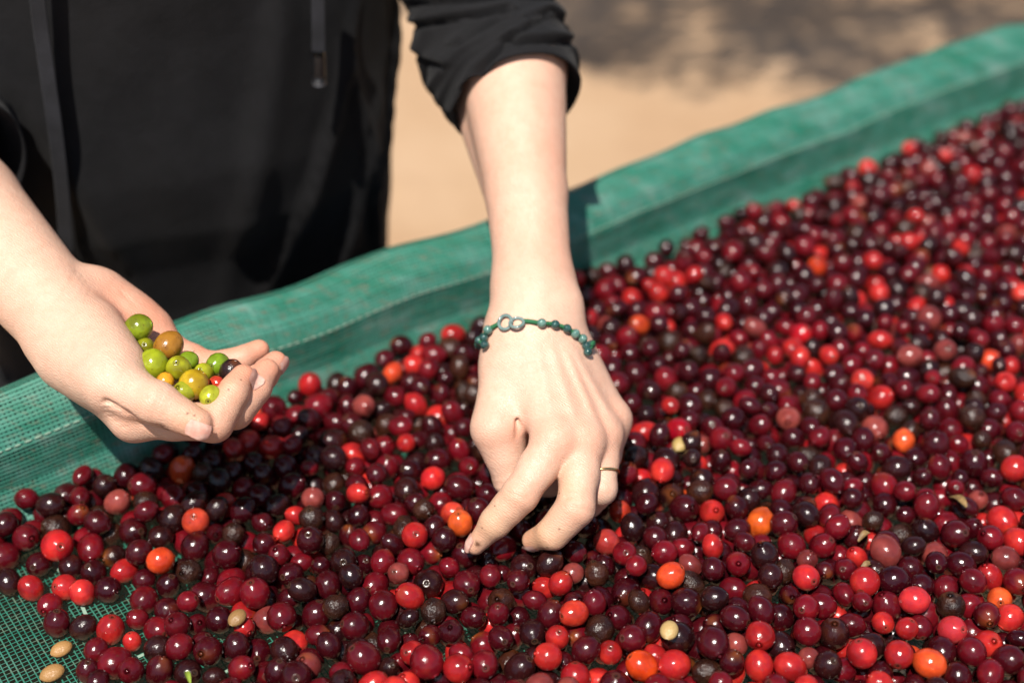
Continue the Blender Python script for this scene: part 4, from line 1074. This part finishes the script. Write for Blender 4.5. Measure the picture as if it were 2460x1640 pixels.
# unripe cherries in the cupped palm
HAND = [(933, 632, 85, .818, (0.176, 0.228, 0.011), .0, 'round lime green cherry highest in the palm, near the wrist'),
        (978, 768, 64, .817, (0.240, 0.258, 0.013), .05, 'small yellow green cherry tucked behind the big one by the thumb base'),
        (1133, 760, 93, .812, (0.264, 0.110, 0.013), .18, 'brownish orange cherry with a black blemish resting on the green ones'),
        (1030, 882, 96, .799, (0.208, 0.236, 0.009), .0, 'largest lime green cherry leaning on the ball of the thumb'),
        (1200, 908, 79, .797, (0.256, 0.258, 0.011), .0, 'yellow green cherry with an orange pointed tip in the middle of the palm'),
        (1265, 862, 66, .811, (0.136, 0.198, 0.009), .0, 'dark green cherry half hidden behind the pointed one'),
        (1372, 938, 64, .808, (0.272, 0.274, 0.013), .05, 'pale yellow green cherry half hidden near the palm centre'),
        (1468, 882, 76, .815, (0.120, 0.182, 0.009), .0, 'spotted green cherry below the little finger'),
        (1556, 930, 76, .808, (0.016, 0.008, 0.009), .35, 'black shiny cherry peeping over the index finger'),
        (1302, 1016, 94, .789, (0.352, 0.228, 0.009), .0, 'big yellow cherry in front of the palm pile'),
        (1108, 1006, 62, .789, (0.416, 0.182, 0.011), .0, 'orange yellow cherry half hidden behind the thumb'),
        (1240, 1068, 72, .785, (0.240, 0.251, 0.014), .05, 'green cherry half hidden behind the thumb tip joint'),
        (1418, 1098, 74, .787, (0.272, 0.281, 0.018), .0, 'lime green cherry wedged between thumb tip and index finger'),
        (1458, 1008, 48, .799, (0.336, 0.027, 0.014), .0, 'small red cherry among the green ones by the index finger')]
for x, y, rp, d, c, dr, lab in HAND:
    r = rp / 2.8 * d / FPX * 1.10; p = A(x, y, d)
    ax_ = unit(-VFWD * .5 + rng.normal(0, .6, 3)); x_ = unit(np.cross(ax_, rng.normal(0, 1, 3))); R = np.stack([x_, np.cross(ax_, x_), ax_], 1)
    single_cherry(p, r, R, c, dr, lab, 'unripe cherries held in the palm', protos[rng.integers(0, 3)])

# pale parchment beans, husks and a sprig among the cherries
m, nt, b = new_mat('parchment_bean'); g = NT(nt); oi = g.n('ObjectInfo'); tc = g.n('TexCoord').outputs['Object']
g.l(g.mix(g.math('MULTIPLY', g.noise(tc, 3.5, 4), .7), oi.outputs['Color'], (.28, .15, .05)), b.inputs['Base Color']); b.inputs['Roughness'].default_value = .38
g.l(g.bump(g.noise(tc, 5, 3), .2, .1), b.inputs['Normal']); M_bean = m
bm_v = HI[0].copy(); bm_v[:, 0] = np.where(bm_v[:, 0] > 0, bm_v[:, 0] * .74, bm_v[:, 0] * .45); bm_v[:, 2] *= 1.24
groove_ = np.exp(-(bm_v[:, 1] / .12) ** 2) * (bm_v[:, 0] < 0) * .14; bm_v[:, 0] += groove_
bean_me = mesh_np('coffee_bean', bm_v, [HI[1], HI[2]]); bean_me.materials.append(M_bean)
def surf_z(u, v):
    """resting spot on the heap at a photo position"""
    dd = np.hypot(cu - u, cvv - v) + cover * 12; k = int(dd.argmin()); return k
for u, v, r, c, lab, onnet in ((1560, 1040, .0050, (.40, .30, .10), 'pale olive bean lying on top of the heap beside the picking hand', False), (141, 1490, .0050, (.36, .19, .065), 'tan bean on the bare net against a crimson cherry', True),
                               (120, 1545, .0055, (.32, .17, .06), 'tan bean on the bare net at the very front edge', True), (545, 1420, .0048, (.20, .11, .04), 'brownish bean sunk among the front cherries', False), (1535, 1470, .0050, (.45, .32, .13), 'small straw coloured bean between front cherries', False)):
    if onnet: p = WH(u * 2460 / 2352, v * 2460 / 2352, ZNET + r * .62) + (0, 0, r * .0)
    else:
        k = surf_z(u, v); p = CH[k, :3] + UPW * (CH[k, 3] + r * .45)
        q_ = W(u * 2460 / 2352, v * 2460 / 2352, project(p)[2]); p = np.array((q_[0], q_[1], p[2]))
    o = bpy.data.objects.new('coffee_bean', bean_me); C.objects.link(o); ang = rng.uniform(0, 3); ax_ = np.array((math.cos(ang), math.sin(ang), .1)); ax_ = unit(ax_); up_ = unit(UPW - ax_ * ax_[2])
    o.matrix_world = Matrix.Translation(Vector(p)) @ Matrix(np.stack([up_, np.cross(ax_, up_), ax_], 1).tolist()).to_4x4() @ Matrix.Diagonal((r, r, r, 1)); o.color = (*c, 1)
    tag(o, lab, 'coffee bean', 'loose pale beans among the cherries')
m, nt, b = new_mat('husk'); g = NT(nt); tc = g.n('TexCoord').outputs['Object']; g.l(g.ramp(g.noise(tc, 200, 3), (.3, (.10, .055, .022)), (.7, (.26, .16, .055))), b.inputs['Base Color']); b.inputs['Roughness'].default_value = .6; M_husk = m
m, nt, b = new_mat('green_sprig'); b.inputs['Base Color'].default_value = (.20, .27, .03, 1); b.inputs['Roughness'].default_value = .5; M_sprig = m
def curl(name, u, v, L, w, mat, lab, cat):
    c = WH(u * 2460 / 2352, v * 2460 / 2352, BED - .004); a = rng.uniform(0, 6.3); dx = np.array((math.cos(a), math.sin(a), .25)); dy = unit(np.cross(UPW, dx)); nu_, nv_ = 9, 7; V = []
    for i in np.linspace(-1, 1, nu_):
        for j in np.linspace(-1, 1, nv_): V.append(c + dx * i * L / 2 + dy * j * w / 2 * (1 - .75 * i * i) + UPW * (.0012 * math.cos(i * 2.2) + .35 * w * j * j * (1 - i * i)))
    V = np.array(V); mb = MB(); q = grid_faces(nu_, nv_); mb.add(V, q); mb.add(V - UPW * .0003, q[:, ::-1]); tag(mb.build(name, mat), lab, cat)
curl('sprig', 432, 1552, .012, .0028, M_sprig, 'tiny bright green sprig lying between front cherries', 'sprig')
for u, v, L, w, lab in ((2200, 1150, .015, .006, 'brown split husk standing among cherries near the side edge'), (1985, 1230, .009, .004, 'straw coloured husk flake beside an orange red cherry'),                         (1990, 1300, .009, .004, 'amber husk flake between dark cherries in front'), (1225, 1255, .010, .005, 'greenish husk flake under the middle finger')):
    curl('husk', u, v, L, w, M_husk, lab, 'husk')
